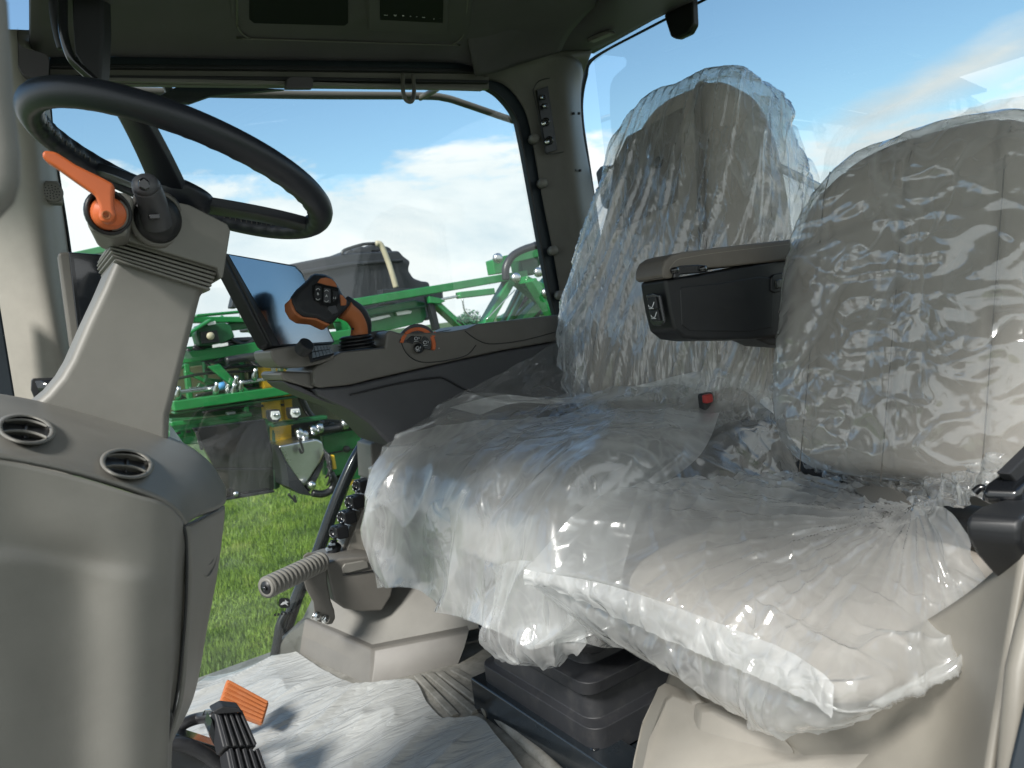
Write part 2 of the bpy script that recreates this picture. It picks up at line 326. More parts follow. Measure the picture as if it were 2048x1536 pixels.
def cushion(org, ax, ay, az, dims, k=5.0, n=24, shape=None):
    """rounded block: ax = width, ay = height, az = depth (towards the sitter)"""
    org, ax, ay, az = Vector(org), Vector(ax).normalized(), Vector(ay).normalized(), Vector(az).normalized()
    b = bmesh.new(); bmesh.ops.create_cube(b, size=2); bmesh.ops.subdivide_edges(b, edges=b.edges[:], cuts=n-1, use_grid_fill=True)
    for v in b.verts:
        x, y, z = v.co; m = max(abs(x), abs(y), abs(z)); q = (abs(x)**k+abs(y)**k+abs(z)**k)**(1/k); s = m/q
        x, y, z = x*s, y*s, z*s
        X, Y, Z = x*dims[0]/2, y*dims[1]/2, z*dims[2]/2
        if shape: X, Y, Z = shape(x, y, z, X, Y, Z)
        v.co = org+ax*X+ay*Y+az*Z
    bmesh.ops.recalc_face_normals(b, faces=b.faces)
    me = bpy.data.meshes.new('m'); b.to_mesh(me); b.free(); return me
def txt(s, p, size, right, up, mat, parent, name='lettering', ext=0.0003):
    c = bpy.data.curves.new('t', 'FONT'); c.body = s; c.size = size; c.extrude = ext; c.align_x = 'CENTER'; c.align_y = 'CENTER'
    o = bpy.data.objects.new('t', c); right = Vector(right).normalized(); up = Vector(up); up = (up-right*up.dot(right)).normalized(); nn = right.cross(up)
    me = bpy.data.meshes.new_from_object(o); bpy.data.objects.remove(o)
    mt = Matrix((right, up, nn)).transposed().to_4x4(); mt.translation = Vector(p); me.transform(mt)
    me.materials.clear(); return link(name, me, mat, parent, smooth=False)
def px(pl, Y): return [at(a, b, Y) for a, b in pl]

# ================================================================== SETTING: ground outside
GZ = -1.6
b = MB(); b.add([(-400, -400, GZ), (900, -400, GZ), (900, 900, GZ), (-400, 900, GZ)], [(0, 1, 2, 3)])
m, t, bs = newmat('lawn_soil')
tc = t.nodes.new('ShaderNodeTexCoord')
a = nd(t, 'ShaderNodeTexNoise', Scale=1.6, Detail=8.0, Roughness=0.7); t.links.new(tc.outputs['Object'], a.inputs['Vector'])
r = t.nodes.new('ShaderNodeValToRGB'); t.links.new(a.outputs[0], r.inputs[0])
r.color_ramp.elements[0].position = 0.35; r.color_ramp.elements[0].color = (0.03, 0.06, 0.012, 1)
r.color_ramp.elements[1].position = 0.65; r.color_ramp.elements[1].color = (0.07, 0.12, 0.02, 1)
t.links.new(r.outputs[0], bs.inputs['Base Color']); bs.inputs['Roughness'].default_value = 0.8
tag(b.build('ground', m, smooth=False), kind='structure')
# grass blades
def grass():
    n = 220000
    y = 4.9+rng.random(n)**1.5*12.5; ratio = -0.1+rng.random(n)*0.8; x = y*ratio
    h = 0.035+rng.random(n)*0.055; clump = np.array([nz(a*0.9, b*0.9) for a, b in zip(x, y)]); h *= 1+0.5*clump
    an = rng.random(n)*6.283; w = 0.0035+rng.random(n)*0.003; lean = (rng.random((n, 2))-0.5)*0.07
    V = np.zeros((n, 3, 3)); V[:, 0] = np.stack([x-np.cos(an)*w, y-np.sin(an)*w, np.full(n, GZ)], 1); V[:, 1] = np.stack([x+np.cos(an)*w, y+np.sin(an)*w, np.full(n, GZ)], 1)
    V[:, 2] = np.stack([x+lean[:, 0], y+lean[:, 1], GZ+h], 1)
    me = bpy.data.meshes.new('g'); me.vertices.add(3*n); me.vertices.foreach_set('co', V.reshape(-1)); me.loops.add(3*n); me.loops.foreach_set('vertex_index', np.arange(3*n, dtype=np.int32))
    me.polygons.add(n); me.polygons.foreach_set('loop_start', np.arange(0, 3*n, 3, dtype=np.int32)); me.update(calc_edges=True)
    m, t, bs = newmat('grass_blades'); gi = t.nodes.new('ShaderNodeTexCoord')
    a = nd(t, 'ShaderNodeTexNoise', Scale=1.1, Detail=10.0, Roughness=0.85); t.links.new(gi.outputs['Object'], a.inputs['Vector'])
    r = t.nodes.new('ShaderNodeValToRGB'); t.links.new(a.outputs[0], r.inputs[0])
    r.color_ramp.elements[0].position = 0.34; r.color_ramp.elements[0].color = (0.06, 0.12, 0.018, 1)
    e = r.color_ramp.elements[1]; e.position = 0.6; e.color = (0.17, 0.28, 0.03, 1)
    e = r.color_ramp.elements.new(0.72); e.color = (0.30, 0.33, 0.09, 1)
    t.links.new(r.outputs[0], bs.inputs['Base Color']); bs.inputs['Roughness'].default_value = 0.6
    r.color_ramp.elements[0].position = 0.40; r.color_ramp.elements[1].position = 0.54; r.color_ramp.elements[2].position = 0.63
    tag(link('grass', me, m, smooth=False), kind='stuff', label='mown green grass beyond the cab floor', cat='grass')
grass()
# far tree just above the console edge
tr = thing('tree', 'small dark round tree far away on the horizon', 'tree', tuple(at(935, 640, 60)*1.0)[:2]+(GZ,))
tp = at(935, 634, 60); tb = MB(); tb.tube([(tp.x, tp.y, GZ), (tp.x, tp.y, tp.z)], lambda q: 0.25-0.1*q, smooth=0); tb.build('trunk', M['olive'], tr)
tb = MB()
for i in range(1500):
    d = Vector((rng.normal(), rng.normal(), rng.normal())).normalized()*(rng.random()**0.4)
    p = Vector((tp.x, tp.y, tp.z-0.7))+Vector((d.x*1.6, d.y*1.5, d.z*1.25))*(1+0.35*nz(d.x*2, d.y*2, d.z*2))
    q = Vector((rng.normal(), rng.normal(), rng.normal())).normalized()*0.11; s2 = q.orthogonal().normalized()*0.12
    tb.add([p-q, p+s2, p+q, p-s2], [(0, 1, 2, 3)])
tb.build('crown', M['dgreen'], tr, smooth=False)

# ================================================================== CAB SHELL
# floor
b = MB(); b.box((0.65, 1.02, -0.03), (2.6, 2.12, 0.06)); tag(b.build('floor', 'mat', smooth=False), kind='structure')
b = MB(); b.box((0.5, -0.75, -0.10), (2.9, 1.3, 0.06)); tag(b.build('bounce_blocker', 'taupe_dk', smooth=False), kind='structure')  # unseen slab added outside the door to block green bounce off the grass
def surfthing(o, label, cat): return tag(o, label, cat)
# roof / headliner
rt = thing('headliner', 'dark taupe headliner panel above the side window with moulded rim', 'ceiling panel', (0.7, 1.6, 1.7))
b = MB(); b.box((0.685, 1.0, 1.80), (2.57, 2.3, 0.06)); b.build('roof_panel', 'liner', rt, smooth=False)
# sloping front band of headliner (above the side window)
hb = [at(60, 112, 1.93), at(200, 108, 1.93), at(600, 116, 1.93), at(905, 122, 1.93), at(985, 138, 1.93), at(1120, 100, 1.90)]
hm = [at(60, 60, 1.80), at(200, 60, 1.80), at(600, 66, 1.80), at(930, 66, 1.80), at(1030, 60, 1.80), at(1150, 50, 1.75)]
ht = [at(60, -60, 1.5), at(200, -60, 1.5), at(600, -60, 1.5), at(950, -60, 1.5), at(1060, -60, 1.5), at(1260, -60, 1.5)]
me = surf([hb, hm, ht], 60, 24); link('front_band', me, 'liner', rt, sol=0.012)
# raised console field with rounded rim
def rimpts(l, r_, bt, Y0, rad=30, top=-70):
    pts = [(l, top)]
    for k in range(7): a = math.pi - k*math.pi/12; pts.append((l+rad+math.cos(a)*rad, bt-rad+math.sin(a)*rad))
    for k in range(7): a = math.pi/2 - k*math.pi/12; pts.append((r_-rad+math.cos(a)*rad, bt+12-rad+math.sin(a)*rad))
    pts.append((r_+12, top)); return pts
def hY(py): return 1.93-0.0026*(113-py)-0.006
P = [at(x, y, hY(y)-0.012) for x, y in rimpts(462, 942, 88, 0, 42)]
b = MB(); b.prism(P, (0, 0.03, 0.02)); b.build('console_field', 'liner', rt, bev=0.006)
P = [at(x, y, hY(y)-0.020) for x, y in rimpts(474, 930, 78, 0, 36)]
b = MB(); b.tube(P, 0.0022, 8, smooth=3); b.build('field_rim', 'taupe_dk', rt)
P = [at(x, y, hY(y)-0.022) for x, y in [(500, -60), (500, 40), (508, 47), (690, 52), (697, 46), (697, -60)]]
b = MB(); b.prism(P, (0, 0.012, 0.01)); b.build('storage_pocket', 'matt', rt, bev=0.002)
# radio
rd = thing('radio', 'small radio unit with a row of white button symbols set in the headliner', 'radio', tuple(at(820, 30, 1.7)))
P = [at(x, y, hY(y)-0.034) for x, y in [(738, -60), (738, 58), (744, 62), (888, 69), (896, 64), (900, -60)]]
b = MB(); b.prism(P, (0, 0.03, 0.02)); b.build('bezel', 'liner', rd, bev=0.004)
P = [at(x, y, hY(y)-0.047) for x, y in [(762, -60), (762, 40), (886, 46), (889, -60)]]
b = MB(); b.prism(P, (0, 0.006, 0.003)); b.build('faceplate', 'matt', rd, bev=0.001)
P = [at(x, y, hY(y)-0.048) for x, y in [(768, -60), (768, 12), (882, 16), (884, -60)]]
b = MB(); b.prism(P, (0, 0.003, 0.002)); b.build('screen', 'screen', rd)
for x, s, sz in [(771, ':::', .016), (790, 'o', .014), (806, '-', .02), (820, '<', .012), (834, '>', .012), (847, '=', .016), (868, '/', .014), (880, '*', .018)]:
    txt(s, at(x, 27+(x-770)*0.09, hY(27+(x-770)*0.09)-0.0515), sz, at(890, 39, 1.7)-at(770, 29, 1.7), UP, 'white', rd, 'button_symbol')
# rear part of the headliner over the pillar
P0 = [at(950, 150, 1.93), at(1000, 140, 1.93), at(1090, 108, 1.93), at(1188, 96, 1.93), atx(1290, 45, 1.80), atx(1400, -8, 1.80), atx(1500, -60, 1.80)]
P1 = [at(930, 60, 1.8), at(1010, 50, 1.78), at(1090, 30, 1.74), at(1170, 10, 1.70), at(1240, -20, 1.45), at(1300, -60, 1.2), at(1350, -100, 1.0)]
me = surf([P0, P1], 50, 12); link('corner_panel', me, 'liner', rt, sol=0.01)
# speaker grille holes in headliner
b = MB()
for i in range(9):
    for j in range(5):
        c = at(215+i*13+(j % 2)*6, 2+j*7+i*0.7, 1.78); b.lathe(c, (0, -1, -0.4), [(0, .0022), (0.003, .0022)], 6)
b.build('speaker_grille', 'black', rt)
# overhead grab light
P = [atx(1183, 78, 1.7), atx(1228, 62, 1.7), atx(1234, 68, 1.7), atx(1190, 86, 1.7)]
b = MB(); b.prism(P, (-0.03, 0, 0)); b.build('latch_cover', 'taupe', rt, bev=0.004)

# sun blind roller: slats under headliner
sb = thing('sunshade', 'dark rolled sunshade with slatted housing above the side window', 'sunshade', tuple(at(600, 150, 1.95)))
for k, (y0, y1, Y, mt) in enumerate([(112, 128, 1.955, 'seal'), (127, 134, 1.945, 'black'), (134, 150, 1.96, 'taupe_dk'), (149, 155, 1.95, 'black'), (154, 167, 1.965, 'taupe_dk')]):
    P = [at(100, y0, Y), at(600, y0+4, Y), at(978, y0+11, Y), at(978, y1+11, Y), at(600, y1+6, Y), at(100, y1, Y)]
    b = MB(); b.prism(P, (0, 0.02, 0)); b.build('housing_strip', mt, sb, bev=0.002)
P = px([(105, 160), (600, 170), (965, 181), (965, 175), (600, 162), (105, 152)], 1.95); b = MB(); b.prism(P, (0, 0.012, 0)); b.build('pull_bar', 'taupe', sb, bev=0.002)
P = px([(574, 158), (582, 152), (622, 153), (628, 160), (626, 176), (572, 176)], 1.93); b = MB(); b.prism(P, (0, 0.02, 0)); b.build('pull_handle', 'liner', sb, bev=0.003)
b = MB(); b.tube([at(806, 148, 1.93), at(806, 180, 1.92), at(812, 200, 1.92), at(824, 202, 1.92), at(828, 182, 1.93), at(826, 150, 1.94)], 0.006); b.build('hook', 'taupe_dk', sb)

# right wall pieces (outside the visible opening) + seals
wn_ = thing('window', 'large side window with black seal seen past the steering wheel', 'window', tuple(at(600, 600, 2.0)))
g = [at(60, 160, 2.0), at(970, 172, 2.0), at(1040, 250, 2.0), at(1120, 660, 2.0), at(1130, 900, 2.0), at(560, 1400, 2.0), at(330, 1400, 2.0), at(40, 900, 2.0)]
b = MB(); b.add(g, [tuple(range(len(g)))]); b.build('pane', 'pane', wn_, smooth=False)
def ribbon(name, outer, inner, Y0, dy, mat, par, bev=0.002, smooth=8):
    o = catm([at(x, y, Y0) for x, y in outer], smooth); i = catm([at(x, y, Y0) for x, y in inner], smooth); vec = Vector((0, dy, 0))
    vs = []; fs = []; n = len(o)
    for a_, c_ in zip(o, i): vs += [a_, c_, c_+vec, a_+vec]
    for k in range(n-1):
        for q in range(4): fs.append((4*k+q, 4*k+(q+1) % 4, 4*k+4+(q+1) % 4, 4*k+4+q))
    fs += [(0, 1, 2, 3), (4*n-4, 4*n-3, 4*n-2, 4*n-1)]
    return link(name, mesh(vs, fs), mat, par, bev=bev)
inn = [(955, 170), (972, 176), (1000, 195), (1028, 232), (1040, 275), (1058, 370), (1078, 480), (1098, 585), (1112, 640), (1128, 720)]
out = [(985, 150), (1010, 160), (1040, 188), (1064, 228), (1076, 272), (1093, 368), (1112, 478), (1130, 583), (1142, 638), (1158, 716)]
ribbon('seal', out, inn, 1.985, 0.02, 'seal', wn_)
b = MB(); b.tube([at(x+(2 if k else 0), y, 1.985) for k, (x, y) in enumerate(inn)], 0.003, 8); b.build('frit_edge', 'black', wn_)
# emblem printed on the glass near the footrest
pe = Vector(at(569, 1207, 1.99)); em = at(589, 1207, 1.99)-at(569, 1207, 1.99)
P = px([(558, 1200), (562, 1196), (576, 1196), (580, 1200), (580, 1212), (576, 1216), (562, 1216), (558, 1212)], 1.992); b = MB(); b.prism(P, (0, 0.001, 0)); b.build('emblem', 'black', wn_, smooth=False)
P = px([(561, 1210), (566, 1204), (571, 1203), (570, 1199), (574, 1203), (578, 1204), (573, 1206), (577, 1212), (570, 1208), (564, 1210)], 1.989); b = MB(); b.prism(P, (0, 0.001, 0)); b.build('emblem_figure', 'whiteg', wn_, smooth=False)
for k in range(6):
    P = px([(548+k*7, 1228-k*1), (552+k*7, 1227-k*1), (552+k*7, 1232-k*1), (548+k*7, 1233-k*1)], 1.99); b = MB(); b.prism(P, (0, 0.001, 0)); b.build('glass_print', 'black', wn_, smooth=False)

# rear pillar with caps and sockets
pr = thing('window_pillar', 'taupe rear pillar with round caps and exposed sockets', 'pillar', tuple(at(1120, 400, 1.9)))
A = [(965, 158), (1000, 165), (1028, 188), (1052, 228), (1066, 290), (1085, 400), (1105, 500), (1122, 600), (1136, 700), (1142, 760)]
Bm = [(985, 140), (1060, 135), (1090, 180), (1104, 230), (1114, 290), (1128, 400), (1146, 500), (1163, 600), (1180, 700), (1188, 760)]
Cm = [(1090, 108), (1150, 120), (1142, 160), (1140, 200), (1146, 270), (1160, 400), (1177, 500), (1192, 600), (1205, 700), (1212, 760)]
D = [(1186, 96), (1176, 120), (1164, 155), (1160, 200), (1165, 270), (1183, 370), (1200, 480), (1214, 590), (1230, 700), (1240, 760)]
me = surf([px(A, 1.975), px(Bm, 1.94), px(Cm, 1.92), [atx(x, y, 1.78) if k > 1 else at(x, y, 1.95) for k, (x, y) in enumerate(D)]], 60, 40)
link('pillar_cover', me, 'taupe_md', pr, sol=0.006)
for x, y in [(1069, 277), (1086, 366), (1107, 501), (1121, 590)]:
    b = MB(); c = at(x, y, 1.953); b.lathe(c, (-0.25, -1, 0), [(-0.02, 0.0155), (0.004, 0.0155), (0.009, 0.0125), (0.0115, 0.006), (0.012, 0.0005)], 24); b.build('trim_cap', 'taupe', pr)
# inset panel outline and sockets
OP = [(1066, 180), (1078, 162), (1105, 156), (1128, 158), (1136, 166), (1138, 200), (1148, 285), (1147, 300), (1130, 303), (1098, 308), (1090, 298), (1076, 230), (1066, 180)]
b = MB(); b.tube(px(OP, 1.927), 0.0014, 6, smooth=4); b.build('panel_gap', 'black', pr)
P = px([(1074, 180), (1096, 172), (1115, 300), (1093, 306)], 1.93); b = MB(); b.prism(P, (0, 0.008, 0)); b.build('socket_well', 'black', pr, bev=0.001)
for x, y in [(1085, 195), (1090, 212)]:
    b = MB(); b.box(at(x, y, 1.918), (0.02, 0.012, 0.014)); s = b.build('connector', 'gloss', pr, bev=0.002)
    b = MB(); b.box(at(x-2, y, 1.910), (0.008, 0.004, 0.008)); b.build('pin', 'chrome', s)
for x, y in [(1092, 245), (1099, 282)]:
    b = MB(); b.lathe(at(x, y, 1.925), (-0.8, -1, 0), [(0, 0.013), (0.012, 0.013), (0.014, 0.009), (0.014, 0.008), (0.006, 0.007)], 20); s = b.build('power_socket', 'gloss', pr)
    b = MB(); b.lathe(at(x-5, y+2, 1.913), (-0.8, -1, 0), [(0, 0.007), (0.004, 0.007), (0.006, 0.004)], 14); b.build('plug', 'chrome', s)
b = MB(); b.lathe(at(1131, 228, 1.925), (-0.3, -1, 0), [(0, .005), (.003, .005)], 12); b.build('screw', 'black', pr)
for x, y in [(1147, 227), (1158, 227), (1150, 341), (1160, 341)]:
    b = MB(); b.box(at(x, y, 1.916), (0.008, 0.006, 0.007)); b.build('clip_slot', 'black', pr)

# front pillar (beige, left) with speaker grille
pf = thing('window_pillar', 'beige front pillar with small round speaker grille left of the steering wheel', 'pillar', tuple(at(80, 600, 1.95)))
Lf = [(-60, 60), (-50, 300), (-30, 520), (-10, 700), (10, 850), (30, 1000)]
Md = [(20, 60), (45, 300), (70, 520), (100, 700), (120, 850), (130, 1000)]
Rf = [(92, 60), (98, 200), (112, 330), (136, 500), (160, 700), (175, 850)]
me = surf([px(Lf, 1.95), px(Md, 1.86), px([(66, 60), (84, 260), (98, 400), (118, 560), (140, 700), (150, 860)], 1.90), px(Rf, 1.985)], 40, 30)
link('pillar_cover', me, 'beige', pf, sol=0.006)
P = px([(77, 360), (118, 362), (128, 407), (82, 405)], 1.885); b = MB(); b.prism(P, (0, 0.03, 0)); b.build('speaker_plate', 'taupe', pf, bev=0.003)
b = MB(); b.lathe(at(104, 384, 1.884), (0.1, -1, 0), [(0, 0.022), (0.004, 0.021), (0.006, 0.016)], 24); s = b.build('speaker_dome', 'taupe', pf)
b = MB()
for r_, n in ((0.004, 5), (0.009, 9), (0.014, 13)):
    for k in range(n):
        a = 6.283*k/n; c = at(104, 384, 1.8775)+Vector((math.cos(a)*r_, 0, math.sin(a)*r_)); b.lathe(c, (0, -1, 0), [(0, .0014), (.001, .0014)], 6)
b.build('speaker_holes', 'black', s)
ribbon('edge_seal', [(94, 100), (100, 230), (114, 340), (139, 505), (163, 700), (180, 860)], [(99, 100), (105, 230), (119, 340), (144, 505), (168, 700), (186, 860)], 1.975, 0.02, 'seal', pf)
ribbon('trim_shadow', [(36, 50), (40, 90), (92, 110), (98, 135)], [(36, 130), (50, 150), (85, 160), (96, 170)], 1.84, 0.04, 'liner', pf)
# dark door seal strip at far left
ds = MB(); ds.prism([at(-60, 560, 1.80), at(-2, 600, 1.80), at(30, 795, 1.80), at(-60, 810, 1.80)], (0, 0.03, 0)); ds2 = ds.build('door_seal', 'seal', bev=0.004); tag(ds2, 'dark rubber seal strip left of the beige front pillar', 'seal')
# near foreground door pillar, out of focus
b = MB(); b.prism([at(-200, -60, .40), at(30, -60, .40), at(38, 60, .40), at(46, 190, .40), at(60, 300, .40), at(60, 360, .40), at(48, 400, .40), at(12, 438, .40), at(-200, 600, .40)], (-0.03, 0.08, 0))
tag(b.build('door_pillar', 'taupe', bev=0.012, seg=4), 'blurred near taupe door pillar at the upper left edge', 'pillar')

# rear wall, rear window
wr = thing('window', 'wide rear window behind the two covered seats', 'window', (1.85, 1.0, 1.3))
b = MB(); b.add([(1.85, -0.9, 0.75), (1.85, 2.02, 0.75), (1.85, 2.02, 1.8), (1.85, -0.9, 1.8)], [(0, 1, 2, 3)]); b.build('pane', 'rear_pane', wr, smooth=False)
o = [atx(x, y, 1.845) for x, y in [(1236, 760), (1210, 600), (1188, 440), (1172, 330), (1160, 250), (1158, 200), (1166, 155), (1182, 118), (1290, 58), (1400, 2), (1480, -40)]]
i_ = [p+Vector((0, -0.02, -0.006)) for p in o]
me_v = []; me_f = []
for a_, c_ in zip(catm(o, 6), catm(i_, 6)): me_v += [a_, c_]
for k in range(len(me_v)//2-1): me_f.append((2*k, 2*k+1, 2*k+3, 2*k+2))
link('seal', mesh(me_v, me_f), 'seal', wr, sol=0.008)
P = [atx(x, y, 1.8) for x, y in [(1326, 30), (1383, -10), (1386, 50), (1376, 68), (1352, 79), (1340, 74)]]
b = MB(); b.prism(P, (0.03, 0, 0)); b.build('latch', 'black', wr, bev=0.008)
P = [atx(x, y, 1.92) for x, y in [(1190, 345), (1200, 332), (1218, 330), (1222, 345), (1220, 372), (1210, 420), (1202, 410)]]
b = MB(); b.prism(P, (0.04, 0, 0)); b.build('hinge', 'black', wr, bev=0.008)
b = MB(); b.box((1.84, 0.6, 0.37), (0.04, 3.0, 0.74)); b.box((1.8, 1.93, 0.37), (0.1, 0.1, 0.74)); tag(b.build('rear_wall', 'taupe_dk', smooth=False), 'dark lower wall panel behind the seats', 'wall')
b = MB(); b.box((1.30, 1.965, 0.32), (1.04, 0.03, 0.64)); tag(b.build('side_wall', 'taupe_dk', smooth=False), 'dark lower side wall under the rear pillar', 'wall')
b = MB(); b.box((-0.62, 1.0, 0.18), (0.04, 2.1, 0.5)); tag(b.build('front_wall', 'taupe_dk', smooth=False), 'low front wall of the cab ahead of the pedals', 'wall')

# interior mirror / strap at upper left
mr = thing('mirror', 'black mirror hanging from the headliner above the steering wheel', 'mirror', tuple(at(165, 60, 1.6)))
P = px([(140, -60), (203, -60), (206, 60), (203, 120), (200, 165), (170, 142), (147, 105), (143, 40)], 1.62); b = MB(); b.prism(P, (0.02, 0.03, 0)); b.build('shell', 'black', mr, bev=0.006)
b = MB(); b.tube([at(x, y, 1.55) for x, y in [(128, -60), (126, 20), (128, 70), (142, 115), (165, 140), (192, 163)]], 0.008, 10); b.build('arm', 'gloss', mr)
b = MB(); b.tube([at(x, y, 1.60) for x, y in [(104, -60), (108, 20), (116, 70), (124, 98)]], 0.008, 10); b.build('bracket', 'black', mr)

# guard bar and wiper outside the glass
gb = thing('guard_rail', 'dark bent tube running outside along the top of the side window', 'rail', tuple(at(600, 190, 2.3)))
b = MB(); b.tube([at(x, y, 2.3) for x, y in [(90, 178), (300, 184), (600, 190), (840, 192), (890, 196), (930, 208), (1000, 232), (1060, 252)]], 0.0125, 12); b.build('tube', 'taupe_dk', gb)
b = MB(); b.tube([at(840, 196, 2.3), at(870, 180, 2.2), at(880, 170, 2.1)], 0.010); b.build('mount', 'taupe_dk', gb)
wp = thing('wiper', 'black window wiper folded along the top of the glass', 'wiper', tuple(at(450, 190, 2.05)))
P = px([(320, 190), (360, 170), (500, 174), (572, 178), (500, 184), (420, 192), (380, 206), (345, 204)], 2.06); b = MB(); b.prism(P, (0, 0.02, 0)); b.build('arm', 'black', wp, bev=0.003)
b = MB(); b.beam(at(330, 163, 2.08), at(345, 200, 2.08), 0.016, 0.02); b.build('pivot', 'taupe_dk', wp, bev=0.003)
# curved hand rail outside beside the door glass
hr = thing('handrail', 'black curved grab rail outside the glass beside the footrest', 'rail', tuple(at(600, 1150, 2.08)))
b = MB(); b.tube([at(x, y, 2.10) for x, y in [(775, 850), (742, 872), (712, 915), (680, 985), (655, 1050), (630, 1120), (600, 1180), (575, 1250), (556, 1310)]], 0.0185, 16); b.build('tube', 'gloss', hr)
b = MB(); b.tube([at(x, y, 2.05) for x, y in [(572, 1225), (560, 1250), (553, 1290), (545, 1330)]], 0.012, 12); b.build('foot', 'black', hr)

# ================================================================== STEERING COLUMN AND WHEEL
sc_ = thing('steering_column', 'taupe steering column with bellows, orange lever and black lever under a dark wheel', 'steering column', (0.1, 1.15, 0.7))
cl = px([(232, 512), (205, 575), (172, 645), (140, 718), (120, 752), (92, 785), (55, 815), (55, 850), (335, 905), (339, 885), (341, 830), (352, 790), (375, 700), (403, 592), (418, 570)], 1.085)
b = MB(); b.prism(cl, (0.0, 0.16, 0)); b.build('shroud', 'taupe', sc_, bev=0.014, seg=4)
# bellows between shroud and head
for k in range(7):
    f_ = k/6; a0 = (218+14*(1-abs(f_-0.4)), 462+f_*54); a1 = (432-f_*18, 512+f_*60)
    a0 = (232-11*math.sin(f_*3.0), 468+f_*48); a1 = (440-f_*18, 530+f_*46)
    P = px([a0, (a0[0]-2, a0[1]+5), (a1[0]-2, a1[1]+6), a1], 1.085-0.012); b = MB(); b.prism(P, (0, 0.19, 0)); b.build('bellows_fold', 'taupe', sc_, bev=0.0022)
b = MB(); b.prism(px([(236, 470), (226, 515), (412, 572), (438, 530)], 1.088), (0, 0.165, 0)); b.build('bellows_core', 'taupe_dk', sc_)
# head housing with the levers
hh = px([(268, 388), (250, 440), (243, 478), (330, 505), (434, 536), (440, 556), (446, 556), (461, 462), (455, 448), (380, 410), (320, 396)], 1.06)
b = MB(); b.prism(hh, (0.01, 0.21, 0)); b.build('head_housing', 'taupe', sc_, bev=0.009, seg=3)
P = px([(204, 380), (186, 398), (175, 420), (173, 448), (182, 462), (222, 478), (255, 470), (268, 395), (250, 385)], 1.00); b = MB(); b.prism(P, (0.02, 0.14, 0)); b.build('lever_housing', 'taupe', sc_, bev=0.010, seg=3)
def lathe_at(x, y, Y, ax, prof, seg=28): b = MB(); b.lathe(at(x, y, Y), ax, prof, seg); return b
AXL = (0.30, -1, -0.12)
lathe_at(215, 425, 0.998, AXL, [(0, .0270), (.004, .0270), (.006, .025), (.006, .023), (.001, .022)]).build('lever_ring', 'black', sc_)
ol = lathe_at(216, 427, 0.99, AXL, [(-.01, .019), (.006, .019), (.013, .015), (.016, .008)]).build('orange_lever', 'orange', sc_, bev=0.001)
b = MB(); pts = [at(212, 440, 0.975), at(206, 408, 0.962), at(216, 385, 0.957), at(208, 372, 0.955)]
def rp(c, w, h, dx, dy, dz=(0, 0.012, 0)): return None
# flat handle blade
P = px([(228, 368), (226, 384), (226, 398), (227, 415), (232, 432), (222, 444), (206, 445), (196, 434), (198, 412), (190, 392), (184, 385), (150, 362), (110, 333), (92, 322), (82, 312), (86, 299), (112, 303), (150, 328), (205, 355)], 0.950)
b = MB(); b.prism(P, (0.004, 0.020, 0.0)); b.build('handle', 'orange', ol, bev=0.006, seg=4)
lathe_at(212, 430, 0.949, AXL, [(0, .005), (.0012, .005), (.0012, .0038), (0.0, .003)]).build('screw', 'orange2', ol)
lathe_at(313, 438, 1.058, AXL, [(0, .0375), (.004, .0375), (.006, .034), (.006, .031), (0.0, .030)]).build('lever_ring', 'taupe_dk', sc_)
lathe_at(313, 438, 1.056, AXL, [(0, .031), (.006, .031), (.010, .026), (.012, .018)]).build('lever_boot', 'black', sc_)
bl = MB(); c0 = at(314, 448, 1.045); c1 = at(303, 400, 1.02); c2 = at(292, 372, 1.0)
bl.tube([c0, (c0+c1)/2, c1, c2], lambda q: .0185-.002*q, 20); bl.lathe(c2, (c2-c1), [(0, .0165), (.006, .015), (.010, .011), (.012, .004)], 20); bl = bl.build('black_lever', 'console_lo', sc_)
P = px([(276, 360), (288, 352), (300, 362), (302, 378), (292, 383), (278, 376)], 0.985); b = MB(); b.prism(P, (0, 0.008, 0)); b.build('button', 'gloss', bl, bev=0.003)
b = MB(); b.box(at(308, 434, 1.012), (0.012, 0.01, 0.006)); b.build('notch', 'gloss', bl, bev=0.001)
# wheel : ring in its own tilted plane
WC = Vector((0.2497, 1.17, 1.1147)); ta = 0.442; WN = Vector((math.sin(ta), 0, math.cos(ta))); WU = Vector((math.cos(ta), 0, -math.sin(ta))); WV = Vector((0, 1, 0)); WR = 0.199
vs = []; fs = []; n1_, n2_ = 160, 18
for i in range(n1_):
    a = 2*math.pi*i/n1_; dr = WU*math.cos(a)+WV*math.sin(a)
    # finger grooves on the inner side
    for j in range(n2_):
        bq = 2*math.pi*j/n2_; inner = max(0, -math.cos(bq)); rr = 0.0183*(1+0.06*math.sin(bq*2)) + -inner*0.0028*abs(math.sin(a*20)) * (1 if math.sin(a*1.0+1.0) > -0.7 else 0.2)
        vs.append(WC+dr*(WR+math.cos(bq)*rr)+WN*math.sin(bq)*rr)
for i in range(n1_):
    for j in range(n2_): fs.append((i*n2_+j, i*n2_+(j+1) % n2_, ((i+1) % n1_)*n2_+(j+1) % n2_, ((i+1) % n1_)*n2_+j))
wl = link('wheel_rim', mesh(vs, fs), 'wheel', sc_)
HC = WC-WN*0.034
def wpt(a, r, off=0): return WC+(WU*math.cos(a)+WV*math.sin(a))*r+WN*off
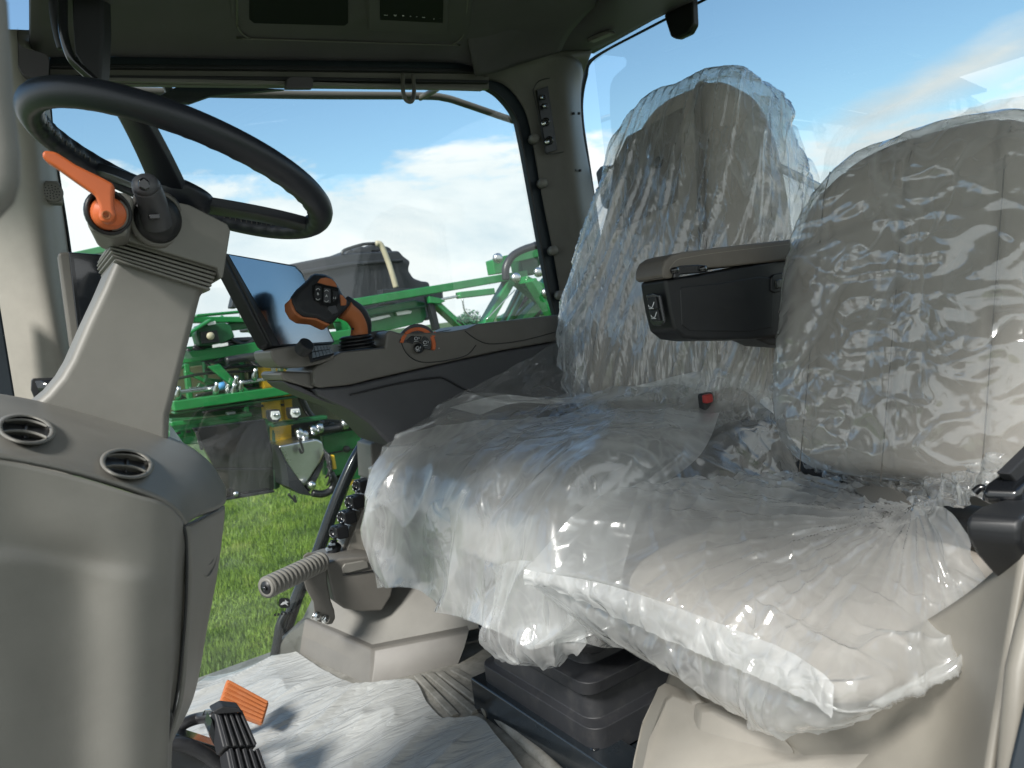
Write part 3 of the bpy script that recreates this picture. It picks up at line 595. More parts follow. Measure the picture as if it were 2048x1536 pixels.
def spoke(a, w0, w1, name='spoke'):
    dr = WU*math.cos(a)+WV*math.sin(a); sd = WN.cross(dr)
    rings = []
    for t_ in [i/8 for i in range(9)]:
        r = 0.04+t_*(WR-0.04); c = WC+dr*r-WN*(0.034*(1-t_)**1.3+0.002); w = w0+(w1-w0)*t_ + 0.012*(t_ > .9)
        rings.append([c+sd*w/2+WN*.007, c+sd*w/4+WN*.010, c-sd*w/4+WN*.010, c-sd*w/2+WN*.007, c-sd*w/2-WN*.006, c-sd*w/4-WN*.010, c+sd*w/4-WN*.010, c+sd*w/2-WN*.006])
    b = MB(); b.loft(rings); b.build(name, 'wheel', wl, bev=0.002)
spoke(math.radians(240), 0.05, 0.036); spoke(math.radians(2), 0.06, 0.045); spoke(math.radians(118), 0.05, 0.04)
b = MB(); b.lathe(HC-WN*0.03, WN, [(0, .03), (.01, .045), (.028, .052), (.038, .048), (.042, .035), (.044, .001)], 32); b.build('hub', 'wheel', wl)
# stitching
b = MB()
for i in range(70):
    a = math.radians(-60)+i*math.radians(3.2)+math.pi*0.5
    p = wpt(a, WR-0.0172, -0.003); q = wpt(a+0.014, WR-0.0172, 0.003); b.beam(p, q, 0.0012, 0.0012)
b.build('stitching', 'taupe_dk', wl)

# ================================================================== PEDESTAL / DASH
pd = thing('instrument_pedestal', 'large taupe front pedestal with round air vents at the lower left', 'pedestal', (0.05, 1.0, 0.0))
T0 = [at(x, y, Y) for x, y, Y in [(-160, 905, .74), (0, 915, .76), (160, 948, .78), (300, 992, .80), (350, 1022, .81), (368, 1050, .815)]]
T1 = [at(x, y, Y) for x, y, Y in [(-160, 875, .80), (0, 880, .83), (170, 905, .86), (310, 950, .88), (365, 985, .88), (392, 1035, .87)]]
T2 = [at(x, y, Y) for x, y, Y in [(-160, 810, .97), (0, 812, 1.0), (180, 852, 1.02), (320, 893, 1.02), (405, 940, 1.0), (446, 1010, .97)]]
T3 = [at(x, y, Y) for x, y, Y in [(-160, 790, 1.05), (0, 796, 1.1), (190, 835, 1.14), (340, 880, 1.16), (412, 925, 1.12), (445, 975, 1.08)]]
T4 = [p+Vector((-0.01, 0.1, -0.06)) for p in T3]
me = surf([T0, T1, T2, T3, T4], 60, 40); tcv = link('top_cover', me, 'taupe', pd, sol=0.004)
# front panel facing the camera
Fc = lambda x, y: at(x, y, .80)
rows = []
for y_, e in [(0, 0), (30, 1), (110, 2), (200, 3), (330, 4), (470, 5), (600, 6)]:
    f_ = y_/600
    xr = 362-30*f_ if y_ < 470 else 340-14*f_
    rows.append([at(-160, 912+y_*1.05, .735), at(0, 920+y_*1.03, .755), at(150, 952+y_, .765+0.012*(y_ > 150)), at(260, 985+y_*.94, .772), at(330, 1008+y_*.92, .785), at(xr, 1042+y_*.88, .812), at(xr+12, 1050+y_*.88, .835)])
def sst(a, b, x): x = min(1, max(0, (x-a)/(b-a))); return x*x*(3-2*x)
def fp(u, v, p): return -0.005*sst(.28-.05*u, .34-.05*u, v)*(1-sst(.55, .78, u)) + 0.002*nz(u*2, v*2)
me = surf(rows, 60, 60, fp); link('front_panel', me, 'taupe', pd, sol=0.004)
# side panel facing the seat
rows = []
for (l, r_) in [((368, 1050), (446, 1012)), ((374, 1070), (445, 1040)), ((376, 1180), (431, 1150)), ((370, 1280), (412, 1250)), ((360, 1400), (385, 1390)), ((330, 1500), (335, 1500)), ((305, 1600), (318, 1600))]:
    rows.append([at(l[0], l[1], .82), at((l[0]*2+r_[0])/3, (l[1]*2+r_[1])/3, .865), at((l[0]+2*r_[0])/3, (l[1]+2*r_[1])/3, .92), at(r_[0], r_[1], .975), at(r_[0]-8, r_[1], 1.10)])
me = surf(rows, 24, 50); sp = link('side_panel', me, 'taupe', pd, sol=0.004)
b = MB(); b.tube([at(x, y, .812) for x, y in [(40, 922), (160, 950), (300, 995), (345, 1020), (366, 1052), (373, 1090), (373, 1180), (366, 1290), (352, 1400), (325, 1520)]], 0.0016, 8); b.build('panel_gap', 'black', pd)
b = MB(); b.tube([at(368, 1052, .812), at(400, 1040, .86), at(445, 1014, .965)], 0.0012, 6); b.build('panel_gap', 'black', pd)
# round cap on side panel
def ell(cx, cy, rx, ry, n=28, tilt=0): return [(cx+rx*math.cos(a)*math.cos(tilt)-ry*math.sin(a)*math.sin(tilt), cy+rx*math.cos(a)*math.sin(tilt)+ry*math.sin(a)*math.cos(tilt)) for a in [2*math.pi*k/n for k in range(n+1)]]
def sidept(x, y):
    f_ = min(1, max(0, (x-372)/(62))); return at(x, y, .82+f_*0.135-0.004)
b = MB(); b.tube([sidept(x, y) for x, y in ell(417, 1102, 17, 52, tilt=0.10)], 0.0014, 6, smooth=2); b.build('round_cap', 'taupe_dk', sp)
b = MB(); b.tube([sidept(x, y) for x, y in ell(420, 1096, 11, 34, tilt=0.10)[1:16]], 0.001, 6, smooth=2); b.build('cap_mark', 'taupe_dk', sp)
P = [at(x, y, .80) for x, y in [(344, 1418), (348, 1440), (340, 1480), (322, 1530), (318, 1500), (328, 1450)]]; b = MB(); b.prism(P, (0, 0.02, 0)); b.build('foot_opening', 'black', pd, bev=0.003)
# underside filler so no daylight passes
b = MB(); b.prism([at(-160, 925, .87), at(350, 1060, .87), at(366, 1180, .87), at(352, 1300, .87), at(330, 1420, .87), at(300, 1600, .87), at(-160, 1600, .87)], (0, 0.22, 0)); b.build('inner_box', 'black', pd, smooth=False)
# air vents
def vent(cx, cy, rx, ry, Y, tilt):
    p0, nrm = hit(tcv, cx, cy); p0 = p0+nrm*0.003
    E_ = lambda rx_, ry_, off=0: [atn(x, y, p0+nrm*off, nrm) for x, y in ell(cx, cy, rx_, ry_, 36, tilt)[:-1]]
    b = MB(); b.loft([E_(rx, ry, 0.0), E_(rx, ry, 0.004), E_(rx*.9, ry*.9, 0.0065), E_(rx*.8, ry*.78, 0.005), E_(rx*.78, ry*.76, -0.012)], cap=False)
    v_ = b.build('air_vent', 'taupe', pd)
    b = MB(); b.add(E_(rx*.80, ry*.78, 0.0008), [tuple(range(36))]); b.build('vent_well', 'black', v_)
    for k, (o1, w_) in enumerate([(-0.42, .80), (0.30, .86)]):
        pts = []
        for q in range(9):
            s = -1+q/4; x = cx+rx*w_*s*0.86*math.cos(tilt)-ry*(o1-0.16*(1-s*s))*math.sin(tilt); y = cy+rx*w_*s*.86*math.sin(tilt)+ry*(o1-0.22*(1-s*s))*math.cos(tilt)
            pts.append((x, y))
        P = [atn(x, y, p0+nrm*.008, nrm) for x, y in pts]+[atn(x, y+7.5*(1-abs(i-4)/6.0), p0+nrm*.0035, nrm) for i, (x, y) in reversed(list(enumerate(pts)))]
        b = MB(); b.prism(P, -nrm*.0025); b.build('louver', 'taupe', v_, bev=0.0008)
    b = MB(); b.prism([atn(cx+rx*.0, cy-ry*.55, p0+nrm*.003, nrm), atn(cx+rx*.08, cy-ry*.5, p0+nrm*.003, nrm), atn(cx+rx*.02, cy+ry*.5, p0+nrm*.003, nrm), atn(cx-rx*.06, cy+ry*.5, p0+nrm*.003, nrm)], -nrm*.002); b.build('vane', 'black', v_)
vent(254, 927, 55, 31, .905, 0.13); vent(52, 858, 60, 31, .90, 0.13)

# displays behind the column
d1 = thing('display_monitor', 'tall dark switched off display behind the steering column', 'monitor', tuple(at(175, 580, 1.7)))
P = px([(115, 505), (135, 503), (255, 512), (255, 720), (150, 720), (140, 690)], 1.6); b = MB(); b.prism(P, (0, 0.035, 0)); b.build('housing', 'taupe_dk', d1, bev=0.006)
P = px([(137, 504), (255, 513), (255, 715), (158, 690)], 1.597); b = MB(); b.prism(P, (0, 0.008, 0)); b.build('bezel', 'gloss', d1, bev=0.002)
P = px([(148, 517), (255, 525), (255, 705), (166, 680)], 1.595); b = MB(); b.prism(P, (0, 0.002, 0)); b.build('screen', 'screen', d1, smooth=False)
d2 = thing('small_display', 'small flat display standing on the pedestal behind the column base', 'display', tuple(at(85, 775, 1.3)))
P = px([(63, 760), (66, 757), (140, 753), (140, 800), (70, 800), (62, 780)], 1.28); b = MB(); b.prism(P, (0, 0.03, 0)); b.build('housing', 'black', d2, bev=0.004)
P = px([(70, 762), (140, 757), (140, 790), (80, 790)], 1.277); b = MB(); b.prism(P, (0, 0.002, 0)); b.build('screen', 'screen', d2)
pc = MB(); pc.prism([at(341, 850, 1.25), at(385, 912, 1.22), at(360, 900, 1.2), at(338, 890, 1.2)], (0, 0.001, 0.0)); tag(pc.build('instruction_card', 'paper', smooth=False), 'pale printed card standing behind the base of the steering column', 'card')

# ================================================================== ARMREST CONSOLE (right of the driver seat)
ac = thing('armrest_console', 'long grey brown armrest control console beside the driver seat', 'control console', (0.8, 1.62, 0.7))
Y0 = 1.60
up_ = [(627, 752), (624, 742), (632, 732), (660, 716), (682, 704), (720, 700), (770, 695), (774, 664), (782, 660), (800, 666), (830, 666), (870, 664), (905, 662), (935, 657), (955, 648), (1108, 630), (1135, 628), (1135, 678), (1000, 702), (880, 728), (740, 760), (700, 770), (640, 776), (627, 770)]
b = MB(); b.prism(px(up_, Y0), (0, 0.20, 0)); b.build('upper_shell', 'taupe_dk', ac, bev=0.007, seg=4)
b = MB(); b.tube([at(x, y, Y0-0.0005) for x, y in [(800, 678), (812, 705), (835, 722), (870, 724), (930, 712), (952, 690)]], 0.0012, 6); b.build('panel_gap', 'black', ac)
b = MB(); b.tube([at(x, y, Y0-0.0005) for x, y in [(930, 662), (955, 680), (985, 688), (1050, 680), (1125, 660)]], 0.0012, 6); b.build('panel_gap', 'black', ac)
lo_ = [(628, 777), (700, 771), (745, 761), (880, 729), (1000, 703), (1140, 679), (1160, 900), (1010, 960), (775, 885), (740, 848), (700, 820), (640, 792)]
b = MB(); b.prism(px(lo_, Y0+0.006), (0, 0.18, 0)); b.build('lower_shell', 'console_lo', ac, bev=0.01, seg=3)
b = MB(); b.tube([at(x, y, Y0+0.003) for x, y in [(700, 790), (800, 766), (868, 756), (890, 758), (932, 780), (990, 800)]], 0.0025, 6); b.build('crease', 'black', ac)
# tray below the keypad
b = MB(); b.prism(px([(560, 748), (566, 742), (620, 745), (634, 760), (628, 778), (600, 770), (566, 760)], Y0+.02), (0, 0.16, 0)); b.build('tray', 'taupe_dk', ac, bev=0.005)
b = MB(); b.prism(px([(566, 762), (600, 772), (640, 793), (700, 820), (640, 800), (580, 775)], Y0+.03), (0, 0.14, 0)); b.build('tray_under', 'console_lo', ac, bev=0.004)
# keypad pod
b = MB(); b.prism(px([(540, 700), (562, 695), (600, 690), (668, 704), (672, 716), (640, 728), (600, 736), (560, 734), (545, 720)], Y0-.03), (0, 0.14, 0)); kp = b.build('keypad', 'taupe_dk', ac, bev=0.006)
kn = Vector((0.45, -0.75, 0.72)).normalized(); k0 = at(636, 704, Y0-.045)
P = [atn(x, y, k0, kn) for x, y in [(617, 693), (655, 690), (669, 708), (626, 720)]]; b = MB(); b.prism(P, -kn*.01); b.build('key_plate', 'black', kp, bev=0.001)
for r_ in range(2):
    for c_ in range(6):
        f0, f1 = c_/6+.015, (c_+1)/6-.015; g0, g1 = r_/2+.05, (r_+1)/2-.04
        A_, B_, C_, D_ = (620, 693), (656, 691), (668, 707), (624, 718)
        bil = lambda f_, g_: ((A_[0]*(1-f_)+B_[0]*f_)*(1-g_)+(D_[0]*(1-f_)+C_[0]*f_)*g_, (A_[1]*(1-f_)+B_[1]*f_)*(1-g_)+(D_[1]*(1-f_)+C_[1]*f_)*g_)
        P = [atn(*bil(f, g), k0+kn*.0015, kn) for f, g in [(f0, g0), (f1, g0), (f1, g1), (f0, g1)]]; b = MB(); b.prism(P, kn*.003); b.build('key', 'key', kp, bev=0.0008)
kb = MB(); ka = at(602, 703, Y0-.06); kx = Vector((0.3, -0.75, 0.5)).normalized()
rings = []
for tt, rr in [(0, .014), (.002, .0155), (.026, .0155), (.028, .0135), (.0285, .001)]:
    u = kx.orthogonal().normalized(); w = kx.cross(u); rings.append([ka+kx*tt+(u*math.cos(6.2832*k/48)+w*math.sin(6.2832*k/48))*(rr+(.0008 if k % 2 and rr > .015 else 0)) for k in range(48)])
kb.loft(rings); kb.build('rotary_knob', 'black', kp, smooth=False)
# touch screen
mo = thing('touchscreen_monitor', 'slanted touchscreen reflecting blue sky, mounted at the front of the armrest console', 'monitor', tuple(at(560, 600, 1.66)))
mn = Vector((0.80, -1.0, 0.20)).normalized(); q0 = at(560, 620, 1.66)
P = [atn(x, y, q0, mn) for x, y in [(450, 505), (592, 530), (606, 545), (671, 684), (664, 690), (546, 694)]]; b = MB(); b.prism(P, -mn*.022-Vector((0.012, 0, 0.0))); b.build('housing', 'black', mo, bev=0.004)
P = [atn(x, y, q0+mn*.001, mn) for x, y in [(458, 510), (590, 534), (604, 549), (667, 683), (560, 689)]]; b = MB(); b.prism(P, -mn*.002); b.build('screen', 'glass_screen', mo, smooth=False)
b = MB(); b.prism([atn(x, y, q0-mn*.004, mn) for x, y in [(452, 507), (446, 509), (452, 530), (536, 690), (552, 698), (562, 694)]], -mn*.03); b.build('rear_shell', 'black', mo, bev=0.006)
b = MB(); b.tube([atn(x, y, q0+mn*.001, mn) for x, y in [(592, 536), (600, 543), (606, 552), (668, 683)]], .0012, 6); b.build('edge_strip', 'key', mo)
# joystick
js = thing('joystick', 'angled joystick with orange grip edges and black button face on the armrest console', 'joystick', tuple(at(715, 690, 1.66)))
jb = MB(); c = at(715, 700, 1.66)
for k in range(4): jb.lathe(c+Vector((0, 0, .002+k*.0085)), (0, 0, 1), [(0, .042-.002*k), (.003, .045-.002*k), (.006, .041-.002*k), (.008, .037-.002*k)], 28)
jb.build('boot', 'black', js)
# neck
nk = [at(716, 684, 1.655), at(719, 664, 1.65), at(717, 648, 1.645), at(706, 630, 1.64), at(688, 618, 1.635)]
b = MB(); b.tube(nk, lambda q: .0215-.003*math.sin(q*3.1)+.004*q, 20); b.build('neck', 'orange2', js)
b = MB(); b.tube([p+Vector((0.015, 0, 0.006)) for p in nk]+[at(690, 606, 1.64)], lambda q: .0145+.004*q, 16); b.build('neck_back', 'rubber', js)
b = MB(); b.lathe(at(705, 658, 1.63), (0, -1, 0), [(0, .003), (.001, .003)], 10); b.build('screw_hole', 'black', js)
gn = Vector((0.15, -0.95, 0.28)).normalized(); g0 = at(650, 600, 1.60)
G = lambda l, off=0: [atn(x, y, g0+gn*off, gn) for x, y in l]
hd = [(622, 551), (630, 547), (650, 549), (664, 556), (672, 566), (686, 590), (700, 605), (694, 618), (680, 630), (664, 648), (655, 648), (632, 638), (604, 635), (590, 624), (582, 606), (580, 596), (592, 580), (608, 566)]
def scl(l, s, c=(640, 598)): return [(c[0]+(x-c[0])*s, c[1]+(y-c[1])*s) for x, y in l]
b = MB(); b.loft([G(scl(hd, .80), .000), G(scl(hd, .95), -.005), G(hd, -.016), G(scl(hd, .97), -.034), G(scl(hd, .75), -.048)]); b.build('grip', 'rubber', js, bev=0.003, seg=3)
og = [(580, 597), (586, 596), (597, 612), (612, 612), (632, 622), (650, 640), (662, 649), (655, 651), (632, 640), (604, 637), (590, 628), (581, 612)]
b = MB(); b.prism(G(og, -.008), -gn*.034); b.build('orange_edge', 'orange2', js, bev=0.004, seg=3)
for (l, mt, nm) in [([(634, 566), (640, 558), (650, 556), (662, 559), (670, 567), (673, 575), (652, 571), (642, 568)], 'orange2', 'orange_button'), ([(679, 590), (684, 592), (692, 602), (691, 611), (681, 612)], 'orange2', 'orange_button'), ([(623, 572), (632, 568), (676, 577), (677, 606), (668, 620), (640, 612), (626, 602), (623, 590)], 'gloss', 'button_field'), ([(630, 572), (641, 574), (642, 600), (630, 602), (627, 590)], 'black', 'button'), ([(647, 577), (660, 579), (660, 607), (646, 605)], 'console_lo', 'button'), ([(664, 582), (674, 584), (674, 598), (665, 605)], 'black', 'button'), ([(655, 614), (670, 612), (675, 625), (664, 630), (654, 620)], 'console_lo', 'button')]:
    lift = .0012 if nm == 'button_field' else (.0035 if nm == 'button' else .0025)
    b = MB(); b.prism(G(l, lift-.004), gn*.004); b.build(nm, mt, js, bev=0.0008)
ju = G([(640, 580), (640, 560)]); JR = (G([(660, 598)])[0]-G([(640, 597)])[0])
for s, x, y, z in [('B', 636, 588, .008), ('A', 653, 592, .008), ('1-3', 669, 596, .006), ('(', 636, 578, 0), (')', 636, 600, 0)]:
    if z: txt(s, G([(x, y)], .0042)[0], z, JR, (0, 0, 1), 'white', js, 'lettering')
for x, y, f_ in [(636, 580, 1), (636, 597, -1), (653, 583, 1), (653, 601, -1)]:
    P = G([(x-4+k, y-f_*3*math.sin(k/8*math.pi)) for k in range(9)], .0042); b = MB(); b.tube(P, .0006, 5, smooth=0); b.build('arc_symbol', 'white', js)
for k in range(4):
    P = G([(628+k*5, 626+k*3), (634+k*5, 634+k*3)], -.006); b = MB(); b.tube(P, .0012, 6, smooth=0); b.build('grip_rib', 'black', js)
# thumb dial
dn = Vector((0.05, -0.96, 0.28)).normalized(); d0 = at(838, 692, Y0-.004); DG = lambda l, off=0: [atn(x, y, d0+dn*off, dn) for x, y in l]
def arc(cx, cy, r, a0, a1, n=16, e=1.0): return [(cx+r*math.cos(math.radians(a0+(a1-a0)*k/n)), cy-e*r*math.sin(math.radians(a0+(a1-a0)*k/n))) for k in range(n+1)]
b = MB(); b.prism(DG(arc(836, 685, 38, 0, 180)), -dn*.02); dl = b.build('thumb_dial', 'console_lo', ac, bev=0.002)
b = MB(); b.prism(DG(arc(836, 690, 36, -15, 170)+arc(836, 690, 29, 170, -15), .003), -dn*.008); b.build('orange_ring', 'orange', dl, bev=0.001)
b = MB(); b.prism(DG([(862, 671), (870, 662), (875, 667), (868, 676)], .004), -dn*.008); b.build('orange_tab', 'orange', dl, bev=0.001)
for k in range(9):
    a = math.radians(165-k*9); p = DG([(836+29.5*math.cos(a), 690-29.5*math.sin(a)), (836+35.5*math.cos(a), 690-35.5*math.sin(a))], .0034); b = MB(); b.tube(p, .0005, 5, smooth=0); b.build('ridge', 'orange2', dl)
for a0, a1 in [(100, 150), (45, 98), (-10, 43)][0:0]+[(70, 150), (-12, 62)]:
    b = MB(); b.prism(DG(arc(836, 694, 26, a0, a1, 10)+arc(836, 694, 12, a1, a0, 6), .003), -dn*.003); b.build('button', 'gloss', dl, bev=0.0006)
b = MB(); b.lathe(DG([(837, 697)], .001)[0], dn, [(0, .0125), (.003, .0125), (.004, .011), (.004, .001)], 24); b.build('button', 'gloss', dl)
for x, y, s in [(833, 677, '1'), (851, 685, '2'), (836, 696, '3')]:
    b = MB(); b.tube(DG(ell(x-1, y, 3.2, 3.2, 10), .0052), .0005, 5, smooth=0); b.build('symbol', 'white', dl)
    txt(s, DG([(x+5, y-1)], .0052)[0], .007, JR, (0, 0, 1), 'white', dl)
    b = MB(); b.tube(DG([(x-4, y+6), (x+4, y+5.6)], .0052), .0005, 5, smooth=0); b.build('symbol', 'white', dl)
txt('+', at(878, 697, Y0-.001), .007, JR, (0, 0, 1), 'white', dl)
# bits on top of the console
b = MB(); b.prism(px([(735, 664), (770, 660), (776, 664), (772, 676), (735, 678)], Y0+.07), (0, 0.08, 0)); b.build('lid', 'console_lo', ac, bev=0.003)
b = MB(); b.prism(px([(870, 664), (920, 656), (925, 664), (900, 676), (872, 690)], Y0+.09), (0, 0.08, 0)); b.build('switch_row', 'black', ac, bev=0.003)
pc = MB(); pc.prism(px([(655, 690), (682, 688), (682, 714), (662, 716)], 1.75), (0, 0.001, 0)); tag(pc.build('instruction_card', 'paper', smooth=False), 'pale printed card behind the keypad of the armrest console', 'card')

# ================================================================== FLOOR FILM, SIDE TRIM, FOOTREST, PEDALS
Lb = [(280, 1405), (255, 1425), (240, 1445), (230, 1470), (220, 1500), (210, 1530), (200, 1570), (190, 1620), (180, 1680)]
Rb = [(592, 1303), (645, 1338), (700, 1366), (740, 1371), (822, 1360), (856, 1408), (893, 1440), (955, 1433), (1000, 1480), (1040, 1530), (1090, 1610), (1150, 1700)]
Rr = Rb; rows = []
for k in range(12):
    f_ = k/11; li = f_*(len(Lb)-1); i0 = min(int(li), len(Lb)-2); l = (Lb[i0][0]+(Lb[i0+1][0]-Lb[i0][0])*(li-i0), Lb[i0][1]+(Lb[i0+1][1]-Lb[i0][1])*(li-i0)); r_ = Rr[k]
    a_, c_ = atz(l[0], l[1], 0.010), atz(r_[0], r_[1], 0.010); rows.append([a_.lerp(c_, q) for q in (0, .35, .7, .93, 1)])
def ff(u, v, p):
    x, y = p[0], p[1]; q = x*0.94+y*0.34; w = -x*0.34+y*0.94
    h = 0.009*ridge(q*3, w*11, 3)**2+0.004*ridge(q*5+2, w*19)**2+0.004*nz(q*4, w*6)
    return h*min(1, 6*min(u, 1-u)+.25)*-1
g_ = surf(rows, 230, 200, ff)
fo = link('floor_film', g_, 'floorfilm'); tag(fo, 'crumpled white protective film lying on the cab floor', 'plastic film')
b = MB()
rib = [((828, 1352), (905, 1432)), ((852, 1347), (945, 1425)), ((872, 1345), (965, 1415)), ((900, 1340), (985, 1385))]
for (p0, p1) in rib:
    a_, c_ = atz(p0[0]+6, p0[1], 0.004), atz(p1[0]+6, p1[1], 0.004); b.beam(a_, c_, 0.018, 0.010)
fr_ = b.build('floor_ridges', 'mat', bev=0.003); tag(fr_, kind='structure')
b = MB(); b.tube([atz(966, 1428, .01), atz(985, 1425, .014), atz(1040, 1475, .014), atz(1130, 1560, .014), atz(1200, 1650, .014)], 0.012, 10); tag(b.build('floor_edge', 'mat'), kind='structure')

st = thing('side_trim', 'taupe moulded side trim with cubby and socket strip low beside the glass', 'trim panel', (0.65, 1.8, 0.0))
bot = [atz(x, y, -0.002) for x, y in [(540, 1313), (592, 1306), (738, 1373), (915, 1330)]]
top = [at(552, 1290, 2.06), at(610, 1238, 2.00), at(745, 1298, 1.745), at(938, 1260, 1.60)]
rows = [top, [a_.lerp(c_, .5)+Vector((0.0, -0.004, 0)) for a_, c_ in zip(top, bot)], bot]
def resl(p, n): return p
def resl_(p, n): return [Vector(p[min(int(i/(n-1)*(len(p)-1)), len(p)-2)]).lerp(Vector(p[min(int(i/(n-1)*(len(p)-1)), len(p)-2)+1]), i/(n-1)*(len(p)-1)-min(int(i/(n-1)*(len(p)-1)), len(p)-2)) for i in range(n)]
vs = []; fs = []; g2 = [resl(r_, 33) for r_ in rows]; back = [p+Vector((0.012, 0.03, -0.002)) for p in g2[0]]
g2 = [back]+g2
for r_ in g2: vs += r_
for i in range(3):
    for j in range(3): fs.append((i*4+j, i*4+j+1, (i+1)*4+j+1, (i+1)*4+j))
link('skirt', mesh(vs, fs), 'taupe_dk', st, bev=0.008, seg=4)
tp_ = [at(628, 1190, 2.03), at(830, 1172, 1.84), at(1020, 1112, 1.66)]
bt_ = [at(604, 1242, 2.025), at(746, 1304, 1.775), at(990, 1250, 1.62)]
tb_ = [at(700, 1150, 2.05), at(860, 1130, 2.0), at(1040, 1080, 1.8)]
link('lower_body', mesh(tb_+tp_+bt_, [(0, 1, 4, 3), (1, 2, 5, 4), (3, 4, 7, 6), (4, 5, 8, 7)]), 'taupe', st, smooth=True, sol=0.006, bev=0.006, seg=3)
b = MB(); b.prism(px([(652, 1128), (658, 1160), (669, 1204), (690, 1218), (725, 1224), (765, 1222), (783, 1192), (792, 1150), (775, 1118), (745, 1112), (680, 1118)], 1.80), (0, 0.14, 0)); cb = b.build('cubby_box', 'taupe_dk', st, bev=0.006)
b = MB(); b.prism(px([(684, 1136), (690, 1128), (728, 1121), (736, 1124), (738, 1136), (700, 1146), (686, 1147)], 1.795), (0, 0.03, 0)); b.build('lid', 'taupe', cb, bev=0.003)
b = MB(); b.tube([at(x, y, 1.798) for x, y in [(686, 1150), (735, 1143), (755, 1138), (764, 1124)]], 0.0016, 6); b.build('gap', 'black', cb)
b = MB(); b.prism(px([(748, 925), (735, 955), (676, 1122), (664, 1128), (668, 1140), (695, 1146), (765, 1120), (810, 1000), (810, 925)], 1.90), (0, 0.05, 0)); b.build('socket_panel', 'taupe_dk', st, bev=0.004)
b = MB(); b.prism(px([(742, 975), (694, 1100), (692, 1112), (702, 1118), (770, 1098), (800, 1000), (790, 960)], 1.892), (0, 0.03, 0)); b.build('lit_face', 'beige', st, bev=0.003)  # lighter beige plate paints the lit face of the socket panel
b = MB(); b.prism(px([(741, 888), (770, 876), (800, 874), (800, 960), (744, 960)], 1.86), (0, 0.10, 0)); b.build('post', 'taupe', st, bev=0.005)
for k, (x, y) in enumerate([(722, 972), (707, 1004), (692, 1034), (676, 1064)]):
    c = at(x, y, 1.90); ax = Vector((-0.85, -0.42, 0.25)).normalized()
    b = MB(); b.box(c+Vector((.005, 0, 0)), (0.035, 0.045, 0.034)); s = b.build('socket_body', 'black', st, bev=0.004)
    b = MB(); b.lathe(c, ax, [(-0.01, .0175), (.016, .0175), (.019, .015), (.019, .012), (.012, .011), (.012, .001)], 24); b.build('socket_ring', 'gloss', s)
    if k < 3:
        b = MB()
        for q in range(7):
            a = q*0.9; u = ax.orthogonal().normalized(); w = ax.cross(u); p = c+ax*.0195+(u*math.cos(a)+w*math.sin(a))*.0135; b.beam(p, p+(u*math.cos(a+1.5)+w*math.sin(a+1.5))*.004, .0016, .0006, ax)
        b.build('ring_marking', 'white', s)
    b = MB(); b.beam(at(x-2, y+14, 1.87), at(x+12, y+18, 1.87), .006, .002); b.build('strip', 'key', s)
for k in range(4):
    b = MB(); b.box(at(658+k*3, 1098-k*5, 1.88), (0.016, 0.01, 0.010)); b.build('fuse', 'gloss' if k % 2 else 'key', st, bev=0.002)
b = MB(); b.tube([at(672, 1090, 1.9), at(662, 1115, 1.88), at(664, 1135, 1.86)], 0.016, 14); b.build('rubber_elbow', 'black', st)

fr = thing('footrest', 'ribbed grey cylindrical foot peg on a bolted bracket', 'footrest', tuple(at(600, 1160, 1.76)))
a_ = at(533, 1175, 1.70); c_ = at(645, 1122, 1.80); ax = (c_-a_)
prof = []; Lx = ax.length; nr = 14
for k in range(nr):
    t0 = Lx*k/nr; st_ = Lx/nr; prof += [(t0, .0225), (t0+st_*.12, .0255), (t0+st_*.68, .0255), (t0+st_*.82, .0225)]
b = MB(); b.lathe(a_, ax, [(-.002, .017), (-.002, .0235)]+prof+[(Lx, .022)], 28); b.build('grip', 'taupe', fr)
b = MB(); b.lathe(a_-ax.normalized()*.003, ax, [(0, .015), (.003, .016), (.006, .016)], 24); b.build('end_cap', 'black', fr)
b = MB(); b.lathe(a_-ax.normalized()*.009, ax, [(0, .006), (.006, .0065)], 6); b.build('nut', 'gloss', fr)
P = px([(606, 1112), (615, 1106), (632, 1106), (645, 1114), (652, 1128), (654, 1165), (660, 1200), (668, 1222), (670, 1238), (664, 1249), (654, 1250), (630, 1242), (622, 1236), (628, 1222), (626, 1205), (612, 1180), (604, 1150)], 1.80); b = MB(); b.prism(P, (0.004, 0.008, 0)); b.build('bracket', 'taupe_dk', fr, bev=0.003)
for x, y in [(634, 1232), (651, 1238)]:
    b = MB(); b.lathe(at(x, y, 1.797), (0.05, -1, 0.1), [(0, .0115), (.002, .0115), (.003, .0085)], 24); s = b.build('washer', 'chrome', fr)
    b = MB(); b.lathe(at(x, y, 1.794), (0.05, -1, 0.1), [(0, .0085), (.008, .0080), (.009, .005), (.009, .0005)], 6); b.build('bolt', 'chrome', s, smooth=False)

# pedals
def ribpad(l4, p0, n, mat, par, nrib, th=.018, name='pad'):
    P = [atn(x, y, p0, n) for x, y in l4]; b = MB(); b.prism(P, -n*th); o = b.build(name, mat, par, bev=0.004, seg=3)
    A_, B_, C_, D_ = P
    for k in range(nrib):
        f_ = (k+.55)/nrib; q0 = A_.lerp(D_, f_)+n*.0018; q1 = B_.lerp(C_, f_)+n*.0018; e = (q1-q0)*.04
        b = MB(); b.beam(q0+e, q1-e, (A_-D_).length/nrib*.62, .006, n); b.build('rib', mat, o, bev=0.0015)
    return o
op = thing('brake_pedal', 'orange ribbed pedal standing above the white floor film', 'pedal', tuple(atz(480, 1440, 0)))
pn = Vector((0.15, -0.75, 0.65)).normalized(); p0 = at(488, 1402, 1.62)
ribpad([(455, 1357), (539, 1404), (526, 1448), (436, 1414)], p0, pn, 'orange2', op, 6, .016)
